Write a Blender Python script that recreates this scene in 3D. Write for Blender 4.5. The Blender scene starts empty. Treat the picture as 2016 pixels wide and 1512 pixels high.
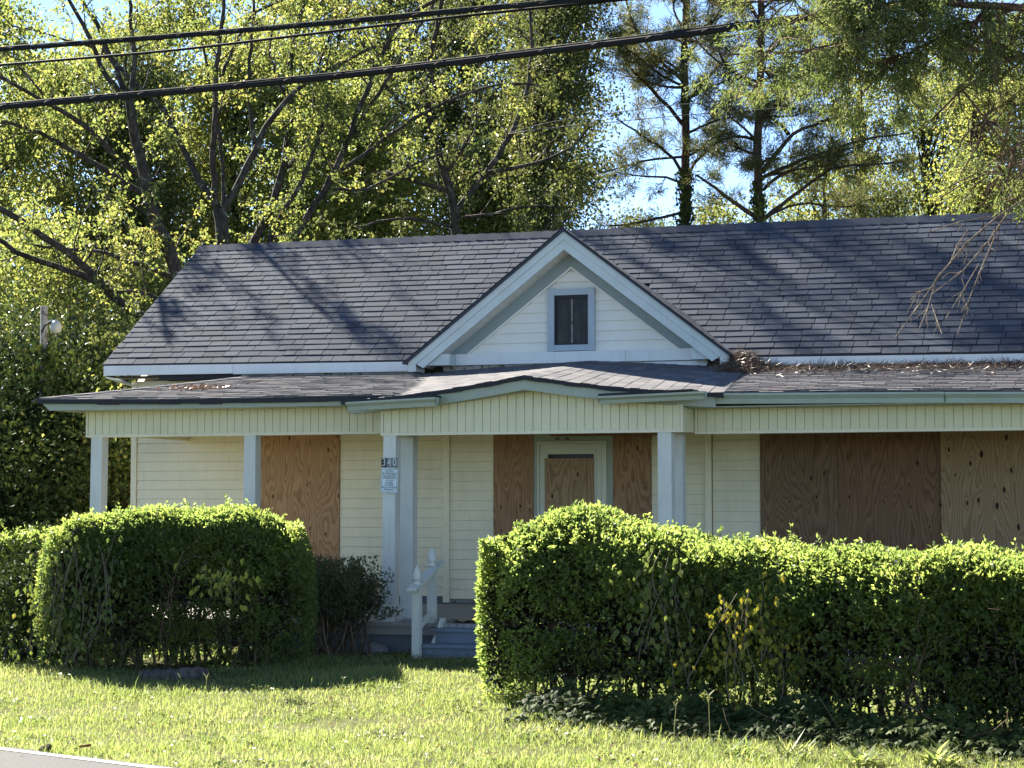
import bpy, math, random
import numpy as np
from mathutils import Vector, Matrix

random.seed(7)
rng = np.random.default_rng(11)
S = bpy.context.scene
COL = S.collection

# ---------------------------------------------------------------- camera, sky, sun, exposure
FPX, THETA, EYE = 3920.0, math.radians(18.5), 1.75
PITCH = math.atan(244 / 3920)
cam = bpy.data.objects.new('camera', bpy.data.cameras.new('camera'))
COL.objects.link(cam)
cam.location = (0, 0, EYE)
cam.rotation_euler = (math.pi / 2 + PITCH, 0, THETA)
cam.data.sensor_width = 36
cam.data.lens = 36 * FPX / 2016
cam.data.clip_start = 0.1
cam.data.clip_end = 3000
S.camera = cam

SUN_AZ, SUN_EL = math.radians(55), math.radians(36)     # azimuth left of +Y
sun_vec = Vector((-math.sin(SUN_AZ) * math.cos(SUN_EL), math.cos(SUN_AZ) * math.cos(SUN_EL), math.sin(SUN_EL)))
W = bpy.data.worlds.new('World'); S.world = W; W.use_nodes = True
nt = W.node_tree; nt.nodes.clear()
sky = nt.nodes.new('ShaderNodeTexSky'); sky.sky_type = 'NISHITA'; sky.sun_disc = False
sky.sun_elevation = SUN_EL; sky.sun_rotation = -SUN_AZ
sky.air_density = 0.42; sky.dust_density = 0.0; sky.ozone_density = 2.5
bg = nt.nodes.new('ShaderNodeBackground'); bg.inputs[1].default_value = 0.09
wo = nt.nodes.new('ShaderNodeOutputWorld')
tint = nt.nodes.new('ShaderNodeMix'); tint.data_type = 'RGBA'; tint.blend_type = 'MULTIPLY'; tint.inputs[0].default_value = 1.0
tint.inputs[7].default_value = (1.07, 1.0, 0.90, 1)                   # white balance of the photograph
nt.links.new(sky.outputs[0], tint.inputs[6]); nt.links.new(tint.outputs[2], bg.inputs[0]); nt.links.new(bg.outputs[0], wo.inputs[0])
sl = bpy.data.lights.new('sun', 'SUN'); sl.energy = 5.0; sl.angle = math.radians(0.53); sl.color = (1.0, 0.93, 0.80)
sun = bpy.data.objects.new('sun', sl); COL.objects.link(sun)
sun.rotation_euler = sun_vec.to_track_quat('Z', 'Y').to_euler()
sun.location = (-20, 40, 40)
S.view_settings.view_transform = 'Standard'; S.view_settings.look = 'None'
S.view_settings.exposure = 2.32; S.view_settings.gamma = 1.0
S.view_settings.use_curve_mapping = False
S.render.engine = 'CYCLES'
S.cycles.use_denoising = True
S.cycles.max_bounces = 8; S.cycles.diffuse_bounces = 4; S.cycles.transmission_bounces = 6

# ---------------------------------------------------------------- helpers: places
cF = np.array([-math.sin(THETA) * math.cos(PITCH), math.cos(THETA) * math.cos(PITCH), math.sin(PITCH)])
cR = np.array([math.cos(THETA), math.sin(THETA), 0.0])
cU = np.cross(cR, cF)
cE = np.array([0, 0, EYE])
def at(x, y, t):                      # a point seen at photo pixel x, y, t metres in front of the camera
    return cE + (cF + (x - 1008) / FPX * cR + (756 - y) / FPX * cU) * t
def ground(x, y):                     # height of the yard
    x = np.asarray(x, float); y = np.asarray(y, float)
    s = np.clip((y - 14.5) / 6.0, 0, 1); s = s * s * (3 - 2 * s)
    g = -0.09 + 0.19 * s
    s2 = np.clip((y - 12.0) / 2.5, 0, 1)
    g = g + 0.05 * (1 - s2)
    return g + 0.012 * np.sin(x * 1.7 + y * .6) * np.cos(y * 1.3 - x * .5)

# ---------------------------------------------------------------- helpers: meshes and objects
ORIGIN = {}
class Geo:
    def __init__(s): s.v = []; s.f = []; s.n = 0
    def add(s, v, f):                 # f: (k,3) or (k,4) integer array
        v = np.asarray(v, float); s.v.append(v); s.f.append(np.asarray(f, int) + s.n); s.n += len(v)
    def box(s, a, b):
        (x0, y0, z0), (x1, y1, z1) = a, b
        s.add([(x0,y0,z0),(x1,y0,z0),(x1,y1,z0),(x0,y1,z0),(x0,y0,z1),(x1,y0,z1),(x1,y1,z1),(x0,y1,z1)],
              [(0,3,2,1),(4,5,6,7),(0,1,5,4),(1,2,6,5),(2,3,7,6),(3,0,4,7)])
    def hexa(s, p):                   # eight corners, bottom ring then top ring
        s.add(p, [(0,3,2,1),(4,5,6,7),(0,1,5,4),(1,2,6,5),(2,3,7,6),(3,0,4,7)])
    def slab(s, poly, d):             # convex polygon swept along vector d
        p = np.asarray(poly, float); n = len(p); q = p + np.asarray(d, float)
        k = s.n; s.v.append(np.vstack([p, q])); s.n += 2 * n
        for i in range(1, n - 1):
            s.f.append(np.array([[0, i, i + 1]]) + k); s.f.append(np.array([[n, n + i + 1, n + i]]) + k)
        for i in range(n):
            j = (i + 1) % n; s.f.append(np.array([[i, n + i, n + j, j]]) + k)
    def tube(s, pts, rad, sides=6):
        P = np.asarray(pts, float); n = len(P)
        if np.isscalar(rad): rad = np.full(n, rad)
        rad = np.asarray(rad, float)
        T = np.gradient(P, axis=0); T /= np.linalg.norm(T, axis=1)[:, None] + 1e-9
        ref = np.array([0.31, 0.93, 0.17]) if abs(T[0] @ np.array([0.31, .93, .17])) < .85 else np.array([0.9, .1, .4])
        A = np.cross(T, ref); A /= np.linalg.norm(A, axis=1)[:, None] + 1e-9
        B = np.cross(T, A)
        a = np.arange(sides) * 2 * math.pi / sides
        ring = P[:, None] + rad[:, None, None] * (np.cos(a)[None, :, None] * A[:, None] + np.sin(a)[None, :, None] * B[:, None])
        i = np.arange(n - 1)[:, None] * sides; j = np.arange(sides)[None]; j2 = (j + 1) % sides
        f = np.stack([i + j, i + j2, i + sides + j2, i + sides + j], -1).reshape(-1, 4)
        s.add(ring.reshape(-1, 3), f)
    def mesh(s, name, o=(0, 0, 0), smooth=False):
        me = bpy.data.meshes.new(name)
        V = np.vstack(s.v) - np.asarray(o)
        me.vertices.add(len(V)); me.vertices.foreach_set('co', V.astype(np.float32).ravel())
        lens = np.concatenate([np.full(len(f), f.shape[1]) for f in s.f])
        idx = np.concatenate([f.ravel() for f in s.f])
        me.loops.add(len(idx)); me.loops.foreach_set('vertex_index', idx.astype(np.int32))
        me.polygons.add(len(lens))
        st = np.concatenate([[0], np.cumsum(lens)[:-1]])
        me.polygons.foreach_set('loop_start', st.astype(np.int32))
        me.polygons.foreach_set('use_smooth', np.full(len(lens), bool(smooth)))
        me.update(calc_edges=True)
        return me

def link(name, data, parent=None, loc=None):
    o = bpy.data.objects.new(name, data); COL.objects.link(o)
    if parent is not None:
        o.parent = parent; ORIGIN[o.name] = ORIGIN.get(parent.name, (0, 0, 0))
    if loc is not None: o.location = loc
    return o
def thing(name, loc, label, cat, group=None):
    o = link(name, None, None, loc); o.empty_display_size = .2
    ORIGIN[o.name] = tuple(loc)
    o['label'] = label; o['category'] = cat
    if group: o['group'] = group
    return o
def part(name, geo, mat, parent=None, smooth=False, kind=None, label=None):
    org = ORIGIN.get(parent.name, (0, 0, 0)) if parent is not None else (0, 0, 0)
    me = geo.mesh(name, org, smooth); me.materials.append(mat)
    o = link(name, me, parent)
    if kind: o['kind'] = kind
    if label: o['label'] = label
    return o
def solo(name, geo, mat, loc, label, cat, group=None, smooth=False):
    me = geo.mesh(name, loc, smooth); me.materials.append(mat)
    o = link(name, me, None, loc); ORIGIN[o.name] = tuple(loc)
    o['label'] = label; o['category'] = cat
    if group: o['group'] = group
    return o
def copy_into(src, parent, M):          # a piece sharing mesh data, placed by matrix M (world)
    o = src.copy(); COL.objects.link(o); o.parent = parent
    org = Vector(ORIGIN.get(parent.name, (0, 0, 0)))
    o.matrix_basis = Matrix.Translation(-org) @ M
    ORIGIN[o.name] = tuple(org)
    return o

# ---------------------------------------------------------------- helpers: materials
class NT:
    def __init__(s, name):
        s.m = bpy.data.materials.new(name); s.m.use_nodes = True
        s.t = s.m.node_tree; s.t.nodes.clear(); s.out = s.n('ShaderNodeOutputMaterial')
    def n(s, typ, **kw):
        x = s.t.nodes.new(typ)
        for k, v in kw.items(): setattr(x, k, v)
        return x
    def l(s, a, b): s.t.links.new(a, b)
    def val(s, sock, v):
        if hasattr(v, 'is_linked') or isinstance(v, bpy.types.NodeSocket): s.l(v, sock)
        else: sock.default_value = v
    def coord(s, kind='Object', scale=(1, 1, 1)):
        c = s.n('ShaderNodeTexCoord'); m = s.n('ShaderNodeMapping'); m.inputs['Scale'].default_value = scale
        s.l(c.outputs[kind], m.inputs[0]); return m.outputs[0]
    def pos(s, scale=(1, 1, 1)):
        c = s.n('ShaderNodeNewGeometry'); m = s.n('ShaderNodeMapping'); m.inputs['Scale'].default_value = scale
        s.l(c.outputs['Position'], m.inputs[0]); return m.outputs[0]
    def noise(s, vec, scale, detail=3, rough=.55, dist=0):
        x = s.n('ShaderNodeTexNoise'); s.l(vec, x.inputs['Vector'])
        x.inputs['Scale'].default_value = scale; x.inputs['Detail'].default_value = detail
        x.inputs['Roughness'].default_value = rough; x.inputs['Distortion'].default_value = dist
        return x.outputs[0]
    def ramp(s, fac, stops, interp='LINEAR'):
        r = s.n('ShaderNodeValToRGB'); s.l(fac, r.inputs[0]); cr = r.color_ramp; cr.interpolation = interp
        while len(cr.elements) < len(stops): cr.elements.new(0.5)
        for e, (p, c) in zip(cr.elements, stops):
            e.position = p; e.color = (*c, 1) if len(c) == 3 else c
        return r.outputs[0]
    def math(s, op, a, b=0.0, c=None):
        x = s.n('ShaderNodeMath', operation=op); s.val(x.inputs[0], a); s.val(x.inputs[1], b)
        if c is not None: s.val(x.inputs[2], c)
        return x.outputs[0]
    def mix(s, fac, a, b, typ='MIX'):
        x = s.n('ShaderNodeMix', data_type='RGBA', blend_type=typ); s.val(x.inputs[0], fac)
        for k, v in ((6, a), (7, b)):
            if isinstance(v, tuple): x.inputs[k].default_value = (*v, 1) if len(v) == 3 else v
            else: s.l(v, x.inputs[k])
        return x.outputs[2]
    def bump(s, h, strength=.3, dist=.01):
        b = s.n('ShaderNodeBump'); b.inputs['Strength'].default_value = strength; b.inputs['Distance'].default_value = dist
        s.l(h, b.inputs['Height']); return b.outputs[0]
    def principled(s, col, rough=.6, spec=.4, normal=None, metallic=0):
        p = s.n('ShaderNodeBsdfPrincipled')
        if isinstance(col, tuple): p.inputs['Base Color'].default_value = (*col, 1)
        else: s.l(col, p.inputs['Base Color'])
        s.val(p.inputs['Roughness'], rough); p.inputs['Specular IOR Level'].default_value = spec
        p.inputs['Metallic'].default_value = metallic
        if normal is not None: s.l(normal, p.inputs['Normal'])
        return p.outputs[0]
    def done(s, sh): s.l(sh, s.out.inputs[0]); return s.m

def paint(name, col, rough=.5, dirt=.25, scale=3.0, wear=0, wearcol=(.12, .1, .08), streak=.6):
    k = NT(name); p = k.pos((1, 1, streak))
    n1 = k.noise(p, scale, 5, .6); n2 = k.noise(k.pos((6, 6, .5)), 4, 4, .6)
    d = tuple(c * .62 for c in col)
    c = k.mix(k.math('MULTIPLY', k.ramp(n1, [(.42, (0, 0, 0)), (.75, (1, 1, 1))]), dirt), col, d)
    c = k.mix(k.math('MULTIPLY', k.ramp(n2, [(.5, (0, 0, 0)), (.8, (1, 1, 1))]), dirt * .7), c, d)
    if wear:
        n3 = k.noise(k.pos((1, 1, 1)), 14, 5, .65)
        c = k.mix(k.ramp(n3, [(1 - wear - .04, (0, 0, 0)), (1 - wear, (1, 1, 1))]), c, wearcol)
    return k.done(k.principled(c, rough, .35, k.bump(k.noise(k.pos(), 60, 3), .08, .004)))

def leafmat(name, cols, trans=.5, tcol=None, rough=.45, spec=.3, clump=.8, tgain=1.5):
    k = NT(name); g = k.n('ShaderNodeNewGeometry')
    n = k.noise(k.pos(), clump, 3, .6)
    f = k.math('ADD', k.math('MULTIPLY', g.outputs['Random Per Island'], .62), k.math('MULTIPLY', k.math('SUBTRACT', n, .32), 1.05))
    stops = [(i / (len(cols) - 1), c) for i, c in enumerate(cols)]
    c = k.ramp(f, stops)
    t = k.mix(1.0, c, (tgain * 1.08, tgain * 1.08, tgain * .8), 'MULTIPLY') if tcol is None else k.mix(1.0, c, tcol, 'MULTIPLY')
    p = k.principled(c, rough, spec)
    tr = k.n('ShaderNodeBsdfTranslucent'); k.l(t, tr.inputs[0])
    mx = k.n('ShaderNodeMixShader'); mx.inputs[0].default_value = trans
    k.l(p, mx.inputs[1]); k.l(tr.outputs[0], mx.inputs[2])
    return k.done(mx.outputs[0])

def barkmat(name, c0, c1, lich=None):
    k = NT(name); p = k.pos((1, 1, .35)); n = k.noise(p, 14, 5, .65)
    c = k.ramp(n, [(.35, c0), (.65, c1)])
    if lich: c = k.mix(k.ramp(k.noise(k.pos(), 7, 4, .6), [(.58, (0, 0, 0)), (.66, (1, 1, 1))]), c, lich)
    return k.done(k.principled(c, .9, .1, k.bump(n, .8, .02)))

def plywood(name, light, dark, knots=.5, seed=0.0, rot=False):
    k = NT(name)
    sc = (2.4, 1, .42) if not rot else (.42, 1, 2.4)
    base = k.n('ShaderNodeNewGeometry').outputs['Position']
    add = k.n('ShaderNodeVectorMath', operation='ADD'); k.l(base, add.inputs[0]); add.inputs[1].default_value = (seed, 0, seed * .7)
    m = k.n('ShaderNodeMapping'); m.inputs['Scale'].default_value = sc; k.l(add.outputs[0], m.inputs[0])
    vk = k.n('ShaderNodeTexVoronoi'); vk.voronoi_dimensions = '2D'; vk.feature = 'F1'; vk.inputs['Scale'].default_value = 1.0
    mk = k.n('ShaderNodeMapping'); mk.inputs['Scale'].default_value = (4.2, .001, 1.9) if not rot else (1.4, .001, 4.2)
    k.l(add.outputs[0], mk.inputs[0]); sx = k.n('ShaderNodeSeparateXYZ'); cx = k.n('ShaderNodeCombineXYZ'); k.l(mk.outputs[0], sx.inputs[0]); k.l(sx.outputs[0], cx.inputs[0]); k.l(sx.outputs[2], cx.inputs[1]); k.l(cx.outputs[0], vk.inputs['Vector'])
    d = vk.outputs['Distance']
    swirl = k.math('POWER', 2.718, k.math('MULTIPLY', d, -7.0))
    n = k.noise(m.outputs[0], 1.15, 2.0, .45, .25)
    fine = k.noise(m.outputs[0], 9, 3, .6)
    v = k.math('ADD', k.math('MULTIPLY', n, 27.0), k.math('MULTIPLY', swirl, 2.6 * knots))
    v = k.math('ADD', v, k.math('MULTIPLY', fine, .9))
    fr = k.math('FRACT', v)
    line = k.ramp(fr, [(0, (.1, .1, .1)), (.35, (.25, .25, .25)), (.78, (1, 1, 1)), (.93, (.75, .75, .75)), (1, (.1, .1, .1))])
    c = k.mix(k.math('MULTIPLY', line, .8), light, dark)
    big = k.noise(k.pos(), 1.3, 3)
    c = k.mix(k.math('MULTIPLY', big, .45), c, tuple(x * .55 for x in light))
    c = k.mix(k.ramp(k.math('ADD', d, k.math('MULTIPLY', k.math('SUBTRACT', k.noise(k.pos(), 2.2, 1), .5), .16)), [(.045 * knots, (1, 1, 1)), (.045 * knots + .03, (0, 0, 0))]), c, (.025, .015, .01))
    return k.done(k.principled(c, .75, .2, k.bump(line, .12, .003)))

CREAM = (.79, .71, .50)
M_siding = paint('cream_vinyl', CREAM, .45, .34, 1.9, streak=.8)
M_strip = paint('pale_yellow_vinyl', (.71, .655, .43), .4, .22, 4)
M_white = paint('white_vinyl', (.74, .72, .64), .45, .18, 2.5)
M_rake = paint('blue_white_coil', (.51, .56, .545), .4, .3, 4, streak=1)
M_win = paint('slate_blue_frame', (.36, .42, .46), .5, .25, 4)
M_fascia = paint('off_white_fascia', (.70, .70, .68), .45, .3, 3)
M_green = paint('sage_grey_paint', (.36, .39, .31), .5, .3, 3)
M_frieze = paint('slate_sage_paint', (.25, .30, .295), .5, .2, 2)
M_post = paint('pale_grey_paint', (.66, .645, .57), .5, .45, 3, wear=.30, wearcol=(.3, .27, .22))
M_newel = paint('cream_white_paint', (.66, .65, .55), .5, .3, 4, wear=.3, wearcol=(.2, .17, .13))
M_step = paint('blue_grey_porch_paint', (.155, .19, .235), .6, .4, 3, wear=.33, wearcol=(.12, .11, .1))
M_floor = paint('worn_porch_boards', (.34, .32, .29), .7, .5, 3, wear=.35, wearcol=(.22, .2, .17))
M_ceil = paint('porch_ceiling_paint', (.62, .62, .54), .6, .2, 2)
M_found = paint('dark_foundation', (.14, .15, .17), .8, .5, 3)
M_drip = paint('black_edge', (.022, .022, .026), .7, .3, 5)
M_rot = paint('weathered_board', (.30, .28, .25), .8, .6, 5, wear=.4, wearcol=(.1, .07, .05))
M_door = paint('cream_door_paint', (.60, .60, .47), .45, .2, 3)
M_ply = plywood('plywood_warm', (.50, .30, .155), (.24, .115, .05), .35, 0)
M_plyd = plywood('plywood_red_brown', (.41, .245, .13), (.175, .083, .038), .4, 7.3)
M_plyr = plywood('plywood_aged', (.265, .165, .095), (.105, .055, .027), .55, 3.1)
M_plyb = plywood('plywood_aged_red', (.265, .15, .085), (.115, .055, .027), .3, 21.7)
M_plyk = plywood('plywood_knotty', (.43, .285, .16), (.20, .11, .05), .95, 12.4)
M_plyh = plywood('plywood_crosswise', (.30, .15, .085), (.13, .06, .03), .3, 2.0, True)

def shingle_mat():
    k = NT('asphalt_shingle'); g = k.n('ShaderNodeNewGeometry'); oi = k.n('ShaderNodeObjectInfo')
    r = k.math('FRACT', k.math('ADD', g.outputs['Random Per Island'], oi.outputs['Random']))
    c = k.ramp(r, [(0, (.030, .040, .058)), (.5, (.042, .053, .073)), (1, (.056, .068, .089))])
    n = k.noise(k.pos(), 130, 2, .7)
    c = k.mix(.5, c, k.ramp(n, [(.3, (.25, .25, .27)), (.7, (.75, .74, .76))]), 'OVERLAY')
    big = k.noise(k.pos((1, 1, 1)), .9, 4)
    c = k.mix(k.ramp(big, [(.45, (0, 0, 0)), (.8, (.5, .5, .5))]), c, (.045, .045, .055))
    return k.done(k.principled(c, .92, .12, k.bump(n, .5, .004)))
M_shingle = shingle_mat()
def old_shingle_mat():
    k = NT('faded_shingle'); g = k.n('ShaderNodeNewGeometry')
    c = k.ramp(g.outputs['Random Per Island'], [(0, (.085, .085, .095)), (.5, (.11, .108, .116)), (1, (.145, .14, .145))])
    n = k.noise(k.pos(), 100, 2, .7)
    c = k.mix(.5, c, k.ramp(n, [(.3, (.28, .28, .28)), (.7, (.72, .71, .70))]), 'OVERLAY')
    s = k.noise(k.pos((1, 2.5, 1)), 1.5, 4, .6)
    c = k.mix(k.ramp(s, [(.6, (0, 0, 0)), (.72, (.55, .55, .55))]), c, (.20, .12, .09))
    return k.done(k.principled(c, .92, .12, k.bump(n, .5, .004)))
M_shingle2 = old_shingle_mat()
def glass_mat():
    k = NT('dark_glass')
    c = k.ramp(k.noise(k.pos((3, 1, 1)), 5, 4), [(.4, (.010, .009, .009)), (.7, (.035, .028, .024))])
    return k.done(k.principled(c, .2, .18))
M_glass = glass_mat()
def flat(name, col, rough=.6, spec=.3, metallic=0):
    k = NT(name); n = k.noise(k.pos(), 25, 4)
    return k.done(k.principled(k.mix(k.math('MULTIPLY', n, .35), col, tuple(c * .6 for c in col)), rough, spec, None, metallic))
M_black = flat('black_rubber', (.009, .009, .011), .7, .2)
M_wire = flat('grey_wire', (.016, .016, .018), .7, .15, .0)
M_needle = None

# ---------------------------------------------------------------- the ground, lawn soil and road
def ground_mat():
    k = NT('lawn_soil'); n = k.noise(k.pos(), 1.2, 5, .6); n2 = k.noise(k.pos(), 22, 4, .65)
    c = k.ramp(n, [(.35, (.055, .065, .02)), (.6, (.10, .11, .035)), (.8, (.13, .11, .055))])
    c = k.mix(.55, c, k.ramp(n2, [(.3, (.03, .03, .012)), (.7, (.15, .15, .06))]))
    return k.done(k.principled(c, .95, .08, k.bump(n2, .7, .03)))
M_ground = ground_mat()
def grid_sheet(xs, ys, zf):
    X, Y = np.meshgrid(xs, ys); V = np.stack([X, Y, zf(X, Y)], -1).reshape(-1, 3)
    nx, ny = len(xs), len(ys)
    i = np.arange(ny - 1)[:, None] * nx + np.arange(nx - 1)[None]
    f = np.stack([i, i + 1, i + nx + 1, i + nx], -1).reshape(-1, 4)
    g = Geo(); g.add(V, f); return g
xs = np.concatenate([[-900, -300, -100, -50], np.arange(-26, 10, .4), [20, 60, 200, 900]])
ys = np.concatenate([[-900, -200, -50, -10, 0, 6, 9], np.arange(10, 24, .4), [26, 30, 40, 60, 120, 400, 1200]])
o = part('ground', grid_sheet(xs, ys, ground), M_ground, smooth=True, kind='structure'); 
ROAD_A = np.array([-8.45, 12.9]); ROAD_D = np.array([2.24, -.83]); ROAD_D = ROAD_D / np.linalg.norm(ROAD_D)
ROAD_N = np.array([ROAD_D[1], -ROAD_D[0]])          # towards the camera
def road_d(x, y): return (np.asarray(x) - ROAD_A[0]) * ROAD_N[0] + (np.asarray(y) - ROAD_A[1]) * ROAD_N[1]
def road_mat():
    k = NT('asphalt'); n = k.noise(k.pos(), 60, 3, .7); b = k.noise(k.pos(), .8, 4)
    c = k.ramp(n, [(.3, (.045, .045, .048)), (.55, (.10, .098, .10)), (.8, (.21, .205, .20))])
    c = k.mix(k.math('MULTIPLY', b, .4), c, (.13, .126, .122))
    return k.done(k.principled(c, .9, .1, k.bump(n, .8, .008)))
def strip(d0, d1, z, jag=0.0, n=140, up=0.0):
    g = Geo(); s = np.linspace(-60, 60, n)
    r = np.random.default_rng(3).normal(0, 1, n) * jag
    a = ROAD_A + np.outer(s, ROAD_D) + np.outer(np.full(n, d0) + r, ROAD_N)
    b = ROAD_A + np.outer(s, ROAD_D) + d1 * ROAD_N
    V = np.vstack([np.c_[a, np.full(n, z)], np.c_[b, np.full(n, z)]])
    i = np.arange(n - 1)
    g.add(V, np.stack([i, i + n, i + n + 1, i + 1], -1)); return g
part('road', strip(0, 8.2, .0, .02, 900), road_mat(), kind='structure')
k = NT('road_paint'); n = k.noise(k.pos(), 35, 4, .7)
c = k.ramp(n, [(.38, (.20, .195, .18)), (.62, (.46, .455, .42))])
part('road_edge_line', strip(.06, .15, .004), k.done(k.principled(c, .7, .2)), kind='structure')

# ================================================================ THE HOUSE
house = thing('house', (-8.0, 22.0, 0.1), 'boarded-up single-storey cream house with grey shingle roof and a front porch', 'house')
XL, XR = -13.97, 1.6                                  # roof ends
def lin(x, a, b): return a[1] + (b[1] - a[1]) * (x - a[0]) / (b[0] - a[0])
def ze(x): return lin(x, (-13.97, 3.725), (-1.70, 3.60))      # sagging eave and ridge
def zr(x): return lin(x, (-13.97, 5.687), (-1.87, 5.628))
YE, YR = 24.10, 26.91
def S_main(x, v): return np.array([x, YE + (YR - YE) * v, ze(x) + (zr(x) - ze(x)) * v])
GX, GZ, GH = -7.28, 5.255, .768                        # gable: centre, peak height, slope
def z_gable(x): return GZ - abs(x - GX) * GH

# walls behind everything
g = Geo()
g.box((-13.70, 24.53, .1), (XR - .2, 29.2, 3.50))
part('wall_body', g, M_siding, house)
g = Geo(); g.slab([(-13.70, 24.53, 3.5), (-13.70, 29.2, 3.5), (-13.70, 26.9, 5.55)], (.1, 0, 0))
part('end_wall', g, M_siding, house)

# main roof deck
g = Geo()
P = [S_main(XL, 0), S_main(XR, 0), S_main(XR, 1), S_main(XL, 1)]
Q = [S_main(XL, 1), S_main(XR, 1), np.array([XR, 29.7, ze(XR)]), np.array([XL, 29.7, ze(XL)])]
for R_ in (P, Q): g.slab([p - np.array([0, 0, .05]) for p in R_], (0, 0, -.035))
roof = part('main_roof', g, M_shingle, house)
# shingles
def frame(pt, ex, ey):
    ex = Vector(ex).normalized(); ey = Vector(ey); ey = (ey - ex * ey.dot(ex)).normalized(); ez = ex.cross(ey)
    m = Matrix((ex, ey, ez)).transposed().to_4x4(); m.translation = Vector(pt); return m
def tab(w, L=.165, th=.009, jag=0.0):
    e = .0045
    return np.array([(e, 0, -.006), (w - e, jag, -.006), (w - e, L, -.008), (e, L, -.008),
                     (e, 0, th), (w - e, jag, th), (w - e, L, -.001), (e, L, -.001)])
BOXF = np.array([(0,3,2,1),(4,5,6,7),(0,1,5,4),(1,2,6,5),(2,3,7,6),(3,0,4,7)])
WID = [.22, .28, .32, .36, .17, .30]
protos = []
for i, w in enumerate(WID):
    gg = Geo(); gg.add(tab(w, jag=(-.006, .005, 0, .008, -.003, .004)[i], th=(.007, .010, .008, .011, .007, .009)[i]), BOXF)
    me = gg.mesh('shingle'); me.materials.append(M_shingle); protos.append(me)
NC = 24
field = Geo(); n_ind = 0
first = {}
for c in range(NC):
    v = c / NC + (.002 if c else -.006)
    x = XL - random.uniform(0, .3)
    if c: v += 0
    while x < XR - .1:
        wi = random.choice([0, 1, 2, 2, 3, 3, 4, 5]); w = WID[wi]
        x0 = x; x += w
        if x0 < XL - .02: x0 = XL - .02
        if x - x0 < .05: continue
        p = S_main(x0, v); pc = S_main((x0 + x) / 2, v + .5 / NC)
        if z_gable(pc[0]) - pc[2] > .18 and abs(pc[0] - GX) < 2.2: continue
        p = p + np.array([0, -.7, .7]) * 0 + np.array([0, 0, random.uniform(-.0005, .0015)])
        ex = S_main(x0 + 1, v) - S_main(x0, v); ey = S_main(x0, v + .1) - S_main(x0, v)
        ex = ex + np.array([0, 0, random.gauss(0, .003)])
        M = frame(p, ex, ey)
        if -5.1 < x0 < -1.55 and x0 + w < -1.45 and n_ind < 296 and abs(x0 + w - x) < 1e-6:
            o = bpy.data.objects.new('shingle', protos[wi]); COL.objects.link(o); o.parent = roof
            o.matrix_basis = Matrix.Translation(-Vector(ORIGIN[house.name])) @ M; n_ind += 1
        else:
            V = tab(x - x0, jag=random.gauss(0, .004), th=random.uniform(.007, .011))
            Mn = np.array(M); field.add(V @ Mn[:3, :3].T + Mn[:3, 3], BOXF)
part('shingle_field', field, M_shingle, roof, kind='stuff')
# ridge caps
caps = Geo(); x = XL - .02
while x < XR:
    w = .165 + random.uniform(-.01, .01)
    if abs(x + w / 2 - GX) > -1:
        a, b = S_main(x, 1), S_main(x + w + .02, 1)
        t0, t1 = .022 + random.uniform(0, .006), .012
        for sy in (-1, 1):
            d = np.array([0, sy * .135, -.10])
            caps.hexa([a + d, b + d, b, a, a + d + (0, 0, t0), b + d + (0, 0, t1), b + (0, 0, t1 + .012), a + (0, 0, t0 + .012)])
    x += w
part('ridge_cap', caps, M_shingle, roof)
g = Geo()
for x in np.arange(XL, XR, .5):
    a, b = S_main(x, 0), S_main(min(x + .5, XR), 0)
    if GX - 2.12 < x + .25 < GX + 2.1: continue
    g.hexa([a + (0, -.03, -.03), b + (0, -.03, -.03), b + (0, .03, -.03), a + (0, .03, -.03), a + (0, -.03, -.008), b + (0, -.03, -.008), b + (0, .03, -.008), a + (0, .03, -.008)])
part('drip_edge', g, M_drip, roof)
# fascia boards (left run in two boards, right run in two boards)
def fasc(x0, x1, ytop, h0, h1, y=YE - .034):
    g = Geo(); a, b = ze(x0) - ytop, ze(x1) - ytop
    g.hexa([(x0, y, a - h0), (x1, y, b - h1), (x1, y + .025, b - h1), (x0, y + .025, a - h0), (x0, y, a), (x1, y, b), (x1, y + .025, b), (x0, y + .025, a)]); return g
for x0, x1 in ((XL + .01, -12.0), (-11.995, -9.30)): part('fascia_board', fasc(x0, x1, .03, .135, .125), M_fascia, house)
for x0, x1 in ((-5.25, -4.10), (-4.095, -1.0), (-.995, XR)): part('fascia_board', fasc(x0, x1, .035, .115, .10), M_fascia, house)
g = Geo(); g.slab([(XL, YE - .02, ze(XL) - .04), (XL, YR, zr(XL) - .04), (XL, YR, zr(XL) - .18), (XL, YE, ze(XL) - .17)], (.02, 0, 0))
part('rake_board', g, M_fascia, house)
g = Geo(); g.box((-11.9, 24.12, 3.44), (-9.3, 24.16, 3.575)); part('weathered_board', g, M_rot, house)
g = Geo(); g.box((-5.3, 24.12, 3.36), (XR, 24.16, 3.50)); part('weathered_board', g, M_rot, house)
g = Geo(); g.box((-13.15, 24.14, 3.49), (-11.75, 24.50, 3.56)); g.box((-13.9, 24.16, 3.535), (-13.15, 24.50, 3.55)); g.box((-11.75, 24.16, 3.535), (-9.3, 24.50, 3.55)); part('eave_gap_shade', g, M_drip, house)  # black boards added under the open eave, standing in for the gap's shade
g = Geo(); g.slab([(-13.95, 24.1, 3.55), (-13.70, 24.1, 3.50), (-13.70, 24.5, 3.44), (-13.95, 24.5, 3.5)], (0, 0, -.02)); part('soffit_return', g, M_white, house)

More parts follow.
